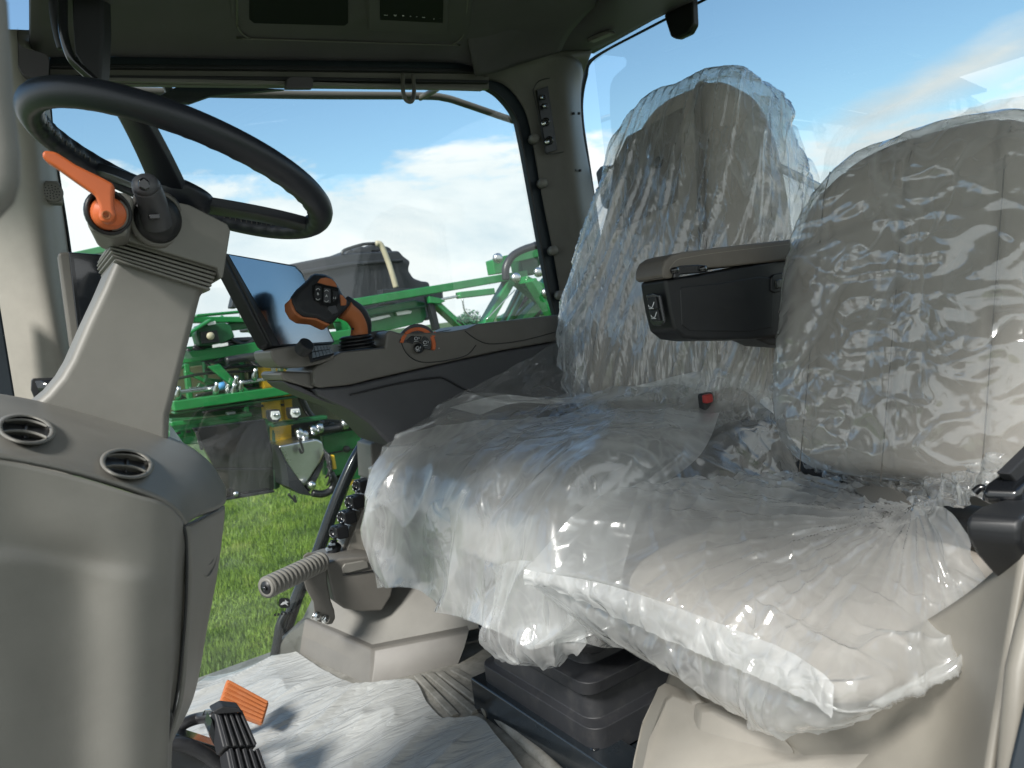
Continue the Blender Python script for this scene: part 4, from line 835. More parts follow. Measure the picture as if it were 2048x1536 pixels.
b = MB(); b.tube([at(488, 1420, 1.63), at(470, 1480, 1.66), at(430, 1540, 1.7)], .009, 10); b.build('arm', 'steelpaint', op)
bp_ = thing('foot_pedal', 'black ribbed double pedal below the orange pedal', 'pedal', tuple(atz(470, 1530, 0)))
pn2 = Vector((0.3, -0.72, 0.62)).normalized(); p0 = at(470, 1470, 1.36)
def vrib(l4, o1, nrib, th=0.035):
    P = [atn(x, y, o1, pn2) for x, y in l4]; b = MB(); b.prism(P, -pn2*th); o = b.build('pad', 'rubber', bp_, bev=0.004)
    A_, B_, C_, D_ = P
    for k in range(nrib):
        f_ = (k+.5)/nrib; q0 = A_.lerp(B_, f_)+pn2*.003; q1 = D_.lerp(C_, f_)+pn2*.003; b = MB(); b.beam(q0, q1, (A_-B_).length/nrib*.55, .009, pn2); b.build('rib', 'rubber', o, bev=0.0015)
vrib([(428, 1422), (484, 1424), (515, 1492), (447, 1496)], p0, 5); vrib([(452, 1499), (518, 1500), (548, 1580), (470, 1590)], p0-pn2*.004, 5)
b = MB(); b.prism(px([(424, 1424), (446, 1412), (480, 1416), (486, 1426), (430, 1430)], 1.37), (0, .03, 0)); b.build('cap', 'rubber', bp_, bev=0.003)
b = MB(); b.prism(px([(424, 1440), (440, 1500), (450, 1510), (428, 1490), (418, 1465)], 1.38), (0, .04, 0)); b.build('side_plate', 'steelpaint', bp_, bev=0.002)
b = MB(); b.tube([at(340, 1475, 1.5), at(368, 1448, 1.5), at(400, 1436, 1.5), at(430, 1434, 1.45)], .011, 12); b.build('hose', 'hose', bp_)
b = MB(); b.tube([at(404, 1436, 1.48), at(410, 1420, 1.47), at(440, 1418, 1.44)], .0012, 6, smooth=0); b.build('wire_clip', 'chrome', bp_)
b = MB(); b.prism(px([(335, 1478), (355, 1470), (430, 1494), (450, 1510), (470, 1600), (280, 1600)], 1.45), (0, .05, 0)); b.build('bracket', 'steelpaint', bp_, bev=0.006)
b = MB(); b.tube([at(318, 1495, 1.42), at(360, 1488, 1.42), at(410, 1508, 1.42), at(450, 1540, 1.42)], .012, 10); b.build('lever', 'rubber', bp_)

# ================================================================== OPERATOR SEAT
os_ = thing('operator_seat', 'taupe leather operator seat on a black suspension base, wrapped in clear plastic', 'seat', (0.9, 1.2, 0))
Yax = (0, 1, 0)
hv = Vector((0.26, 0, 1)).normalized(); dv = Vector((-1, 0, 0.26)).normalized()
def bshape(x, y, z, X, Y, Z):
    w = 1-0.36*max(0, y+.2)**1.3-0.16*max(0, -y-0.45)
    X = X*w*(1-.07*max(0, y)) - .022*max(0, y+.3); Z += 0.018*math.exp(-((abs(x)-0.72)/0.14)**2)*(z > 0.3)*(y < .55)
    Z -= 0.006*math.exp(-((abs(x)-0.50)/0.03)**2)*(z > .3)
    Z -= 0.010*math.exp(-((y-0.52)/0.03)**2)*(z > .3)
    return X, Y, Z
BC = Vector((1.33, 1.23, 0.93))
o = link('backrest', cushion(BC, Yax, hv, dv, (0.56, 0.76, 0.17), 4.5, 40, bshape), 'leather', os_)
b = MB(); sp_ = lambda x, y, z: BC+Vector(Yax)*x+hv*y+dv*z
b.prism([sp_(-.06, .10, .092), sp_(.15, .06, .092), sp_(.175, .12, .092), sp_(.165, .24, .090), sp_(.13, .30, .086), sp_(-.05, .32, .084)], -dv*.012); b.build('head_pad', 'leather_dk', o, bev=0.006)
b = MB(); b.lathe(sp_(.00, .20, .093), dv, [(0, .014), (.006, .013), (.008, .008)], 20); b.build('button', 'gloss', o)
b = MB(); b.tube([sp_(-.07, .375, .03), sp_(-.09, .345, .078), sp_(-.12, .2, .091), sp_(-.15, 0, .095), sp_(-.18, -.2, .095)], .009, 8); b.build('piping', 'leather_dk', o)
b = MB(); b.tube([sp_(-.225, .28, .0), sp_(-.26, .1, .02), sp_(-.268, -.1, .02), sp_(-.262, -.3, .02)], .0012, 6); b.build('seam', 'leather_dk', o)
def cshape(x, y, z, X, Y, Z):
    Z += 0.014*math.exp(-((abs(x)-0.8)/0.15)**2)*(z > .3); Z -= 0.006*math.exp(-((y-0.1)/0.04)**2)*(z > .3); return X, Y, Z
o = link('cushion', cushion((0.95, 1.28, 0.425), Yax, (1, 0, 0.04), (0, 0, 1), (0.48, 0.52, 0.12), 4.5, 24, cshape), 'leather', os_)
b = MB(); b.box((0.98, 1.22, 0.37), (0.5, 0.5, 0.06)); b.build('seat_pan', 'black', os_, bev=0.02)
b = MB(); b.prism([(0.71, 0.98, 0.39), (0.74, .98, 0.45), (.84, .98, .49), (1.0, .98, .54), (1.25, .98, 0.585), (1.42, .98, 0.56), (1.36, .98, 0.26), (0.74, .98, 0.24)], (0, 0.04, 0)); b.build('side_shield', 'black', os_, bev=0.012)
b = MB()
def rr(x0, x1, y0, y1, z, r_=.03):
    out = []
    for cx, cy, a0 in [(x1-r_, y1-r_, 0), (x0+r_, y1-r_, 90), (x0+r_, y0+r_, 180), (x1-r_, y0+r_, 270)]:
        for k in range(5): a = math.radians(a0+22.5*k); out.append(Vector((cx+r_*math.cos(a), cy+r_*math.sin(a), z)))
    return out
R_ = [(.02, .0, .06), (.02, .0, .115), (.035, .02, .12), (.04, .025, .165), (.02, .005, .175), (.018, .0, .20), (.05, .04, .21), (.055, .05, .25), (.015, -.02, .262), (.0, -.04, .285), (.0, -.04, .31), (.05, .0, .34), (.05, .0, .36)]
for k in range(len(R_)-1): pass
b.loft([rr(.70+a_, 1.20-a_, .975+c_, 1.36-c_, z) for a_, c_, z in R_]); b.build('bellows', 'rubber', os_, bev=0.002)
b = MB(); b.box((0.742, 1.13, 0.040), (0.075, 0.50, 0.076)); b.build('base_channel', 'steelpaint', os_, bev=0.004)
for y in (1.27, 0.99):
    b = MB(); b.lathe((0.728, y, 0.0785), (0, 0, 1), [(0, .009), (.0008, .009)], 16); b.build('bolt_hole', 'gloss', os_)
b = MB(); b.box((0.98, 1.13, 0.03), (0.42, 0.46, 0.05)); b.build('base_plate', 'steelpaint', os_, bev=0.004)
b = MB(); b.lathe(atz(1232, 1502, .045), (0, 0, 1), [(0, .010), (.008, .010), (.009, .007)], 6); b.build('bolt', 'steelpaint', os_, smooth=False)
b = MB(); b.beam(atz(1200, 1512, .05), atz(1290, 1530, .05), .05, .006); b.build('foot_bracket', 'steelpaint', os_, bev=0.002)
b = MB(); b.box(at(1413, 815, 1.02), (.028, .02, .06)); s = b.build('belt_buckle', 'black', os_, bev=0.005)
b = MB(); b.box(at(1415, 797, 1.01), (.020, .014, .018)); b.build('release_button', 'red', s, bev=0.004)

# folding armrest
fa = thing('folding_armrest', 'black folding armrest with padded taupe lid between the two seats', 'armrest', tuple(at(1440, 600, .84)))
AY = .84; EX = at(1330, 600, .84).x-.010
bd = [(1330, 558), (1400, 548), (1446, 540), (1590, 512), (1720, 488), (1720, 640), (1590, 672), (1500, 679), (1400, 680), (1370, 676), (1350, 660), (1340, 620)]
b = MB(); b.prism(px(bd, AY), (-0.004, 0.055, 0)); bx_ = b.build('box', 'black', fa, bev=0.006, seg=3)
b = MB(); b.prism(px([(1360, 580), (1364, 574), (1440, 566), (1520, 553), (1545, 556), (1548, 570), (1545, 655), (1500, 664), (1380, 662), (1364, 650)], AY-.0015), (0, .004, 0)); b.build('side_panel', 'black', bx_, bev=0.003)
b = MB(); b.prism(px([(1543, 555), (1548, 549), (1590, 540), (1600, 540), (1600, 572), (1550, 586), (1543, 582)], AY-.004), (0, .006, 0)); s = b.build('blank_cover', 'black', bx_, bev=0.002)
b = MB(); b.prism(px([(1551, 560), (1590, 550), (1590, 570), (1553, 578)], AY-.006), (0, .006, 0)); b.build('blank_button', 'gloss', s, bev=0.002)
b = MB(); b.prism(px([(1326, 552), (1326, 536), (1332, 520), (1345, 510), (1362, 505), (1440, 494), (1590, 478), (1720, 462), (1720, 500), (1590, 519), (1445, 534), (1412, 536), (1398, 533), (1352, 538), (1346, 556), (1332, 557)], AY-.006), (-0.002, .062, 0)); pd_ = b.build('padded_lid', 'leather_dk', fa, bev=0.011, seg=4)
b = MB(); b.tube([at(x, y, AY-.005) for x, y in [(1336, 540), (1352, 521), (1375, 515), (1440, 505), (1590, 487), (1700, 474)]], .0011, 6); b.build('seam', 'leather', pd_)
b = MB(); b.prism(px([(1350, 536), (1362, 531), (1398, 529), (1416, 531), (1416, 544), (1362, 548), (1358, 556), (1348, 556)], AY-.010), (0, .02, 0)); b.build('hinge', 'gloss', fa, bev=0.002)
for x, y in [(1354, 540), (1410, 537), (1588, 516)]:
    b = MB(); b.lathe(at(x, y, AY-.016), (0, 1, 0), [(0, .005), (.02, .005)], 14); b.build('hinge_pin', 'gloss', fa)
b = MB(); b.prism([atx(x, y, EX) for x, y in [(1292, 590), (1306, 586), (1318, 590), (1328, 644), (1322, 652), (1306, 652), (1299, 644)]], (.006, 0, 0)); sw = b.build('switch_plate', 'gloss', fa, bev=0.002)
for l, nm in [([(1294, 596), (1310, 594), (1314, 618), (1298, 621)], 'a'), ([(1298, 622), (1314, 619), (1319, 642), (1303, 643)], 'b')]:
    b = MB(); b.prism([atx(x, y, EX-.004) for x, y in l], (.006, 0, 0)); b.build('switch', 'black', sw, bev=0.0015)
for (cx, cy) in [(1302, 611), (1307, 631)]:
    for l in [[(-5, -1), (-4, 3), (2, 4), (3, 2), (6, -7)], [(-4, 6), (5, 6)]]:
        b = MB(); b.tube([atx(cx+x, cy+y, EX-.0052) for x, y in l], .0006, 5, smooth=0); b.build('seat_symbol', 'white', sw)
b = MB(); b.prism(px([(1500, 672), (1680, 650), (1680, 700), (1540, 690)], AY+.02), (0, .06, 0)); b.build('pivot_bracket', 'black', fa, bev=0.004)

# ================================================================== BUDDY SEAT
bs_ = thing('passenger_seat', 'small taupe leather passenger seat in glossy clear plastic nearest the camera', 'seat', (0.85, 0.6, 0))
hb_ = Vector((0.30, 0, 1)).normalized(); db_ = Vector((-1, 0, 0.30)).normalized(); BB = Vector((1.135, .59, 0.782))
def b2(x, y, z, X, Y, Z):
    X *= 1-0.13*max(0, y)**2; Y -= .05*max(0, x)**2*max(0, y)
    for c in (-.62, 0.0, .62): Z -= 0.006*math.exp(-((x-c)/.022)**2)*(z > .3)
    Z -= 0.010*math.exp(-((y-.52+.08*x*x)/.022)**2)*(z > .3); Z += .008*math.exp(-((y-.75)/.16)**2)*(z > .3)
    return X, Y, Z
o = link('backrest', cushion(BB, Yax, hb_, db_, (0.41, 0.515, 0.12), 4.5, 60, b2), 'leather', bs_)
s3 = lambda x, y, z=.067: BB+Vector(Yax)*x+hb_*y+db_*z
for c in (-.62, 0, .62):
    b = MB(); b.tube([s3(c*.215, -.27+.045*k, .0605 if k < 11 else .05) for k in range(12)], .0009, 5); b.build('seam', 'leather_dk', o)
def c2(x, y, z, X, Y, Z):
    Z -= 0.005*math.exp(-((abs(x)-.6)/.03)**2)*(z > .3); Z -= .02*max(0, -y-.6)*(z > 0); return X, Y, Z
o2 = link('cushion', cushion((0.87, .645, 0.412), Yax, (1, 0, 0.04), (0, 0, 1), (0.42, 0.40, 0.115), 4.0, 40, c2), 'leather', bs_)
b = MB(); b.box((1.03, .6, .485), (.08, .30, .04)); b.build('hinge_frame', 'black', bs_, bev=0.01)

P = [at(x, y, Y) for x, y, Y in [(1703, 978, .635), (1730, 970, .62), (1775, 972, .58), (1806, 985, .55), (1824, 1008, .53), (1790, 1010, .55), (1742, 1004, .59)]]
b = MB(); b.prism(P, (.012, 0, -.012)); b.build('dark_opening', 'taupe_dk', bs_, bev=0.003)  # shade of the opening at the film gather, laid in as a dark plate
b = MB(); b.tube([at(1600, 925, .80), at(1612, 940, .785), at(1660, 952, .74), at(1715, 962, .68)], .008, 8); b.tube([at(1608, 938, .79), at(1650, 962, .745), at(1700, 974, .69)], .005, 8); b.build('strap', 'belt', bs_)

# storage box under the passenger seat
bxo = thing('storage_box', 'beige moulded storage box below the passenger seat', 'storage box', (0.8, .55, 0))
tr_ = [at(x, y, Y) for x, y, Y in [(1342, 1345, .88), (1370, 1345, .84), (1480, 1370, .70), (1620, 1350, .58), (1800, 1270, .45), (1950, 1180, .36), (2060, 1080, .29)]]
md_ = [at(x, y, Y) for x, y, Y in [(1310, 1440, .84), (1345, 1440, .80), (1460, 1460, .68), (1620, 1450, .57), (1780, 1440, .46), (1910, 1430, .38), (2020, 1300, .29)]]
br_ = [at(x, y, Y) for x, y, Y in [(1240, 1640, .78), (1290, 1650, .74), (1430, 1660, .64), (1600, 1660, .54), (1760, 1660, .44), (1880, 1660, .36), (1965, 1640, .29)]]
link('body', surf([tr_, md_, br_], 50, 30), 'box', bxo, sol=0.006)
P = [at(x, y, Y) for x, y, Y in [(1282, 1560, .72), (1300, 1480, .74), (1330, 1400, .77), (1345, 1390, .77), (1385, 1405, .74), (1400, 1400, .73), (1420, 1412, .72), (1600, 1480, .58), (1640, 1500, .55), (1760, 1485, .47), (1785, 1500, .455), (1790, 1640, .44), (1500, 1700, .60), (1260, 1700, .70)]]
b = MB(); b.prism(P, (0.02, 0.035, 0)); b.build('front_door', 'box', bxo, bev=0.012, seg=4)
P = [at(x, y, Y-.006) for x, y, Y in [(1400, 1420, .72), (1430, 1418, .70), (1570, 1478, .595), (1590, 1500, .58), (1600, 1600, .57), (1380, 1600, .68)]]
b = MB(); b.prism(P, (0.01, 0.02, 0)); b.build('door_panel', 'box', bxo, bev=0.008, seg=4)
b = MB(); b.prism([at(x, y, .275) for x, y in [(2100, 1050), (2060, 1130), (2022, 1240), (2000, 1330), (1990, 1440), (1975, 1640), (2010, 1640), (2034, 1480), (2062, 1330), (2140, 1050)]], (0.0, -.02, 0)); b.build('edge_lip', 'box', bxo, bev=0.01, seg=3)
b = MB(); b.prism([at(x, y, .25) for x, y in [(2140, 1100), (2075, 1330), (2045, 1400), (2012, 1540), (2000, 1640), (2200, 1640), (2200, 1100)]], (0.0, -.02, 0)); tag(b.build('door_seal', 'seal', bev=0.004), 'dark rubber seal at the lower right corner beside the storage box', 'seal')
# seat belt reel
br = thing('seat_belt', 'black seat belt buckle and retractor at the right edge by the passenger seat', 'seat belt', tuple(at(1990, 1050, .34)))
b = MB(); b.prism(px([(1930, 1050), (1934, 1030), (1960, 1012), (2000, 1000), (2140, 940), (2140, 1230), (2040, 1190), (1985, 1150), (1950, 1110), (1932, 1075)], .33), (.01, -.04, 0)); b.build('retractor', 'black', br, bev=0.012, seg=4)
b = MB(); b.prism(px([(1960, 985), (1970, 965), (2010, 935), (2120, 850), (2140, 940), (2030, 990), (1985, 1010), (1964, 1006)], .345), (.01, -.03, 0)); b.build('sleeve', 'gloss', br, bev=0.008, seg=3)
b = MB(); b.prism(px([(1990, 945), (2110, 830), (2130, 860), (2010, 965)], .335), (0, -.012, 0)); b.build('webbing', 'belt', br, bev=0.002)
b = MB(); b.tube([at(1948, 985, .36), at(1962, 975, .355), at(1975, 985, .35), at(1972, 1003, .35)], .004, 8); b.build('tongue', 'gloss', br)

# ================================================================== PLASTIC COVERS
# operator backrest cover
def foldshape(base, org, w, amp, lean=0.0, fx=9.0, fy=1.3, seed=0):
    def f(x, y, z, X, Y, Z):
        X, Y, Z = base(x, y, z, X, Y, Z)
        a = x*fx+z*3+y*lean*2; r1 = ridge(a, y*fy, seed)**2; r2 = ridge(a*2.3+5, y*fy*2.0, seed+3)**2
        d = amp*r1*.9+amp*.3*r2+amp*.5*nz(x*3, y*3, seed+z)
        d *= min(1, max(.12, (1-abs(y))*5))
        if z > .5: Z += d
        elif z < -.5: Z -= d
        X += math.copysign(d, x)*(abs(x) > .7); Y += .012*nz(x*3, z*2, seed)*(y > .8)
        return X, Y, Z
    return f
c1_ = thing('seat_cover', 'clear crinkled plastic cover over the backrest of the operator seat', 'plastic cover', tuple(BC))
def bcov(x, y, z, X, Y, Z):
    w = 1-0.30*max(0, y+.2)**1.2
    X = X*w*(1-.07*max(0, y)) - .022*max(0, y+.3) + (0.03*max(0, 1-abs(y+.35)*1.2) if x > 0 else 0)
    Z += 0.010*math.exp(-((abs(x)-0.72)/0.14)**2)*(z > 0.3)*(y < .55)
    return X, Y, Z
link('back_cover', cushion(BC+dv*.004, Yax, hv, dv, (0.63, 0.80, 0.205), 5.2, 96, foldshape(bcov, BC, .5, .012, 1.4, 7, 1.0, 1)), 'film_back', c1_)
def dsp(a, fu, fv, sd): return lambda u, v, p: a*ridge(u*fu, v*fv, sd)**2+a*.5*nz(u*fu*2, v*fv*2, sd)
rows = [[at(1300, 285, 1.40), at(1335, 232, 1.36), at(1345, 200, 1.34), at(1400, 188, 1.30), at(1480, 190, 1.22), at(1550, 192, 1.12)],
        [at(1310, 290, 1.42), at(1345, 248, 1.40), at(1370, 225, 1.38), at(1430, 218, 1.33), at(1500, 215, 1.24), at(1560, 215, 1.14)],
        [at(1318, 292, 1.38), at(1370, 265, 1.36), at(1420, 258, 1.33), at(1480, 262, 1.28), at(1530, 280, 1.2), at(1570, 300, 1.12)]]
link('loose_top', surf(rows, 60, 30, dsp(.008, 6, 3, 4)), 'film_flap', c1_)
rows = [[at(1545, 190, 1.05), at(1580, 230, 1.02), at(1612, 300, 1.0), at(1645, 372, .98), at(1625, 440, .98), at(1605, 490, .98)],
        [at(1520, 200, 1.02), at(1545, 260, .99), at(1565, 330, .965), at(1590, 400, .955), at(1585, 450, .95), at(1580, 500, .95)],
        [at(1470, 240, 1.06), at(1475, 300, 1.0), at(1490, 370, .97), at(1510, 430, .955), at(1520, 470, .95), at(1530, 510, .95)]]
link('loose_side', surf(rows, 60, 34, dsp(.009, 5, 4, 9)), 'film_flap', c1_)
b = MB(); b.loft([[p+Vector((0, 0, .0)), p+Vector((.004, -.010, .006)), p+Vector((.006, -.004, .016)), p+Vector((.002, .002, .010))] for p in catm([at(1352, 232, 1.32), at(1380, 248, 1.28), at(1430, 262, 1.2), at(1470, 290, 1.10), at(1500, 320, 1.02), at(1560, 345, .98), at(1640, 385, .96)], 8)]); b.build('rolled_hem', 'film_edge', c1_)
rows = [[at(1128, 610, 1.56), at(1150, 690, 1.50), at(1190, 770, 1.45), at(1225, 800, 1.40)], [at(1108, 680, 1.60), at(1110, 740, 1.56), at(1130, 780, 1.50), at(1180, 800, 1.43)], [at(1020, 735, 1.59), at(1000, 775, 1.57), at(1010, 800, 1.52), at(1060, 815, 1.45)], [at(880, 805, 1.59), at(860, 830, 1.58), at(880, 850, 1.53), at(940, 850, 1.48)]]
link('trailing_sheet', surf(rows, 40, 60, dsp(.010, 4, 5, 6)), 'film_flap', c1_)
rows = [[at(1430, 720, 1.08), at(1480, 700, 1.02), at(1560, 680, .97), at(1640, 640, .95)], [at(1450, 745, 1.06), at(1500, 740, 1.01), at(1560, 730, .96), at(1640, 700, .94)], [at(1490, 765, 1.04), at(1530, 790, 1.0), at(1580, 790, .95), at(1640, 780, .93)]]
link('gathered_side', surf(rows, 70, 50, dsp(.022, 4, 9, 2)), 'film_back', c1_)

# operator cushion cover
c2_ = thing('seat_cover', 'milky draped plastic cover hanging over the cushion of the operator seat', 'plastic cover', (0.9, 1.2, .5))
CR = [[(880, 820, 1.60), (960, 792, 1.52), (1100, 796, 1.42), (1180, 790, 1.33), (1300, 768, 1.18), (1440, 752, 1.04), (1520, 780, .97), (1590, 880, .93)],
      [(800, 870, 1.61), (900, 850, 1.5), (1050, 838, 1.38), (1150, 828, 1.28), (1300, 818, 1.13), (1440, 830, .99), (1530, 870, .93), (1592, 930, .91)],
      [(752, 925, 1.62), (830, 925, 1.5), (950, 920, 1.32), (1060, 912, 1.17), (1200, 900, 1.02), (1400, 910, .94), (1520, 940, .915), (1595, 960, .895)],
      [(736, 970, 1.62), (800, 1000, 1.5), (900, 1005, 1.34), (1000, 1005, 1.18), (1110, 1020, 1.03), (1300, 1000, .925), (1480, 985, .90), (1595, 985, .885)],
      [(738, 1040, 1.61), (810, 1080, 1.48), (900, 1095, 1.33), (985, 1110, 1.17), (1080, 1130, 1.02), (1250, 1130, .91), (1450, 1100, .90), (1595, 1080, .88)],
      [(760, 1110, 1.59), (830, 1140, 1.46), (900, 1175, 1.32), (980, 1200, 1.16), (1080, 1220, 1.02), (1240, 1240, .91), (1450, 1200, .89), (1595, 1160, .88)],
      [(772, 1170, 1.58), (832, 1176, 1.45), (900, 1222, 1.31), (972, 1252, 1.15), (1085, 1290, 1.02), (1175, 1280, .94), (1400, 1280, .9), (1595, 1240, .88)]]
def cd(u, v, p):
    hang = max(0, min(1, (v-.45)*3.3)); fold = math.sin(u*25+3*nz(u*3, v*1.5))*.5+.5
    d = hang*(.020*fold**2+.010*ridge(u*10, v*1.6, 5)**2)
    d += (1-hang)*(.012*ridge(u*4+v*3, v*6-u*2, 8)**2+.002*ridge(u*11, v*8, 2)**2)
    return -d*1.0
link('cushion_cover', surf([[at(*q) for q in r_] for r_ in CR], 260, 150, cd), 'film_cush', c2_)
link('front_drape', surf([[at(q[0], q[1], q[2]-.018) for q in r_[:6]] for r_ in CR[1:]], 200, 110, lambda u, v, p: -(.030*(math.sin(u*17+2.5*nz(u*3, v*2))*.5+.5)**2*min(1, v*1.6)**2+.006*ridge(u*7+v, v*3, 15)**2)), 'film_drape', c2_)
rows = [[at(900, 815, 1.56), at(1000, 790, 1.49), at(1100, 797, 1.40), at(1200, 788, 1.30), at(1300, 765, 1.17), at(1410, 742, 1.04), at(1500, 758, .97), at(1560, 800, .93), at(1592, 845, .91)],
        [at(960, 830, 1.52), at(1030, 806, 1.46), at(1110, 808, 1.38), at(1210, 802, 1.28), at(1345, 797, 1.13), at(1420, 784, 1.02), at(1478, 776, .97), at(1540, 822, .93), at(1592, 858, .905)]]
link('torn_edge', surf(rows, 160, 8, lambda u, v, p: .004*nz(u*40, v*3)), 'film_edge', c2_)
# hanging pouch
rows = [[at(1000, 1130, 1.07), at(1050, 1120, 1.01), at(1110, 1130, .97), at(1150, 1160, .95)],
        [at(985, 1210, 1.09), at(1040, 1205, 1.01), at(1100, 1210, .97), at(1165, 1230, .94)],
        [at(968, 1268, 1.10), at(1040, 1250, 1.02), at(1110, 1245, .97), at(1172, 1275, .94)],
        [at(1000, 1300, 1.09), at(1050, 1300, 1.01), at(1110, 1290, .97), at(1158, 1300, .945)],
        [at(1040, 1322, 1.08), at(1078, 1334, 1.04), at(1120, 1330, 1.0), at(1140, 1306, .97)]]
link('hanging_pouch', surf(rows, 90, 80, lambda u, v, p: (-.016*ridge(u*4, v*1.6, 3)**2-.002*ridge(u*9, v*4, 7)**2)*min(1, 6*(1-v)+.15)), 'film_drape', c2_)

# passenger seat covers
c3_ = thing('seat_cover', 'glossy buckled clear cover stretched over the backrest of the passenger seat', 'plastic cover', tuple(BB))
def b3(x, y, z, X, Y, Z):
    X *= 1-0.10*max(0, y)**2; Y -= .05*max(0, x)**2*max(0, y)
    d = .006*nz(x*3, y*5, 1)+.0035*ridge(x*3, y*7, 6)**2+.001*ridge(x*8, y*9, 9)**2
    if z > .4: Z += d
    if y > .8: Y += .006*nz(x*3, z*2, 2)
    if y < -.7: Z += -.0
    return X, Y, Z
link('back_cover', cushion(BB+db_*.002, Yax, hb_, db_, (0.435, 0.535, 0.137), 4.4, 96, b3), 'film_buddy', c3_)
rows = [[at(1640, 392, .74), at(1740, 335, .70), at(1850, 270, .62), at(1950, 215, .55), at(2060, 190, .50)], [at(1660, 402, .75), at(1760, 350, .71), at(1870, 300, .63), at(1960, 270, .56), at(2070, 260, .50)], [at(1700, 410, .72), at(1800, 360, .68), at(1900, 320, .60), at(1980, 300, .53), at(2080, 300, .48)]]
link('loose_top', surf(rows, 60, 26, dsp(.006, 8, 3, 11)), 'film_flap', c3_)
rows = [[at(1595, 920, .80), at(1640, 945, .74), at(1720, 950, .66), at(1800, 955, .58), at(1900, 940, .48), at(1990, 900, .41)], [at(1620, 955, .78), at(1680, 965, .70), at(1745, 980, .63), at(1800, 990, .565), at(1880, 975, .49), at(1980, 950, .41)], [at(1640, 968, .76), at(1700, 985, .68), at(1760, 1000, .60), at(1812, 1010, .53), at(1860, 1000, .49), at(1960, 990, .41)]]
link('gathered_bottom', surf(rows, 110, 34, dsp(.016, 13, 2, 3)), 'film_back', c3_)
c4_ = thing('seat_cover', 'milky plastic bag stretched over the cushion of the passenger seat', 'plastic cover', (0.8, .6, .45))
BR = [[(1590, 955, .82), (1640, 962, .74), (1720, 978, .65), (1790, 1003, .56), (1830, 1012, .52), (1860, 1012, .48), (1900, 1020, .43), (1935, 1060, .40)],
      [(1400, 962, .865), (1560, 985, .75), (1700, 1000, .63), (1770, 1030, .55), (1820, 1055, .50), (1860, 1070, .46), (1900, 1095, .42), (1952, 1120, .385)],
      [(1225, 985, .90), (1400, 1025, .77), (1580, 1075, .63), (1700, 1120, .53), (1790, 1150, .475), (1850, 1165, .44), (1920, 1170, .41), (1975, 1160, .38)],
      [(1135, 1050, .92), (1280, 1095, .80), (1450, 1160, .65), (1600, 1215, .54), (1720, 1250, .465), (1800, 1255, .43), (1900, 1240, .40), (1985, 1205, .375)],
      [(1075, 1115, .94), (1200, 1155, .82), (1380, 1220, .67), (1530, 1290, .55), (1650, 1335, .462), (1720, 1360, .425), (1850, 1320, .395), (1982, 1260, .37)],
      [(1052, 1150, .945), (1210, 1180, .82), (1360, 1235, .69), (1510, 1305, .565), (1635, 1362, .465), (1690, 1395, .43), (1830, 1370, .395), (1950, 1300, .37)],
      [(1100, 1190, .94), (1200, 1250, .82), (1330, 1325, .70), (1440, 1385, .61), (1540, 1430, .52), (1672, 1425, .44), (1790, 1362, .41), (1962, 1285, .375)],
      [(1180, 1260, .93), (1260, 1300, .84), (1370, 1350, .72), (1470, 1410, .63), (1530, 1445, .55), (1668, 1434, .46), (1770, 1372, .43), (1940, 1296, .39)]]
def bd_(u, v, p):
    # creases fan out from the gather point behind the seat
    dx, dy = .96-p[0], p[1]-.52; an = math.atan2(dy, dx); rr_ = math.hypot(dx, dy)*2.6
    k = max(0, 1-v*.9)*min(1, rr_*2.6)
    d = .007*(.4+k)*ridge(an*7, rr_*1.2, 4)**2+.0022*min(1, rr_*1.5)*ridge(an*13, rr_*2.5, 9)**2+.004*ridge(u*9-v*9, v*3+u*2, 2)**2
    if v > .62 and u > .55: d += .010*ridge(u*4, v*4, 3)**2
    return d*(-1)
link('cushion_cover', surf([[at(*q) for q in r_] for r_ in BR], 240, 200, bd_), 'film_bcush', c4_)
ue = [(1049, 1139, .94), (1080, 1145, .915), (1205, 1167, .80), (1358, 1218, .68), (1548, 1290, .53), (1637, 1340, .46), (1668, 1372, .44)]
le = [(1051, 1165, .945), (1118, 1180, .89), (1246, 1239, .77), (1425, 1316, .62), (1532, 1362, .53), (1625, 1404, .465), (1668, 1432, .44)]
ue = [at(x, y, Y-.02) for x, y, Y in ue]; le = [at(x, y, Y-.024) for x, y, Y in le]
link('front_seam_flap', surf([ue, [a_.lerp(c_, .5)+Vector((-.006, -.004, 0)) for a_, c_ in zip(ue, le)], le], 130, 16, lambda u, v, p: -.004*ridge(u*16, v*1, 3)**2), 'film_edge', c4_)

# ================================================================== SPRAYER OUTSIDE THE WINDOW
BY = 4.5
sp = thing('crop_sprayer', 'green folded sprayer boom frame with dark tank, work lamps and steel hopper outside the window', 'sprayer', (2.0, 4.6, GZ))
def bmx(name, p, q, w, mat='green', Y=BY, dy=.10, Y2=None, bev=.006, par=None):
    """box beam of w photo-pixels between two photo points at distance Y"""
    a_, c_ = at(p[0], p[1], Y), at(q[0], q[1], Y2 or Y); h = w*(a_-CP).dot(F)/FPX
    b = MB(); b.beam(a_, c_, dy, h); return b.build(name, mat, par or sp, bev=bev)
def plate(name, pts, mat='green', Y=BY, dy=.05, bev=.006, par=None):
    b = MB(); b.prism(px(pts, Y), (0, dy, 0)); return b.build(name, mat, par or sp, bev=bev)
def hose(name, pts, r=.02, mat='hose', Y=BY, par=None):
    b = MB(); b.tube([at(q[0], q[1], q[2] if len(q) > 2 else Y) for q in pts], r, 10); return b.build(name, mat, par or sp)
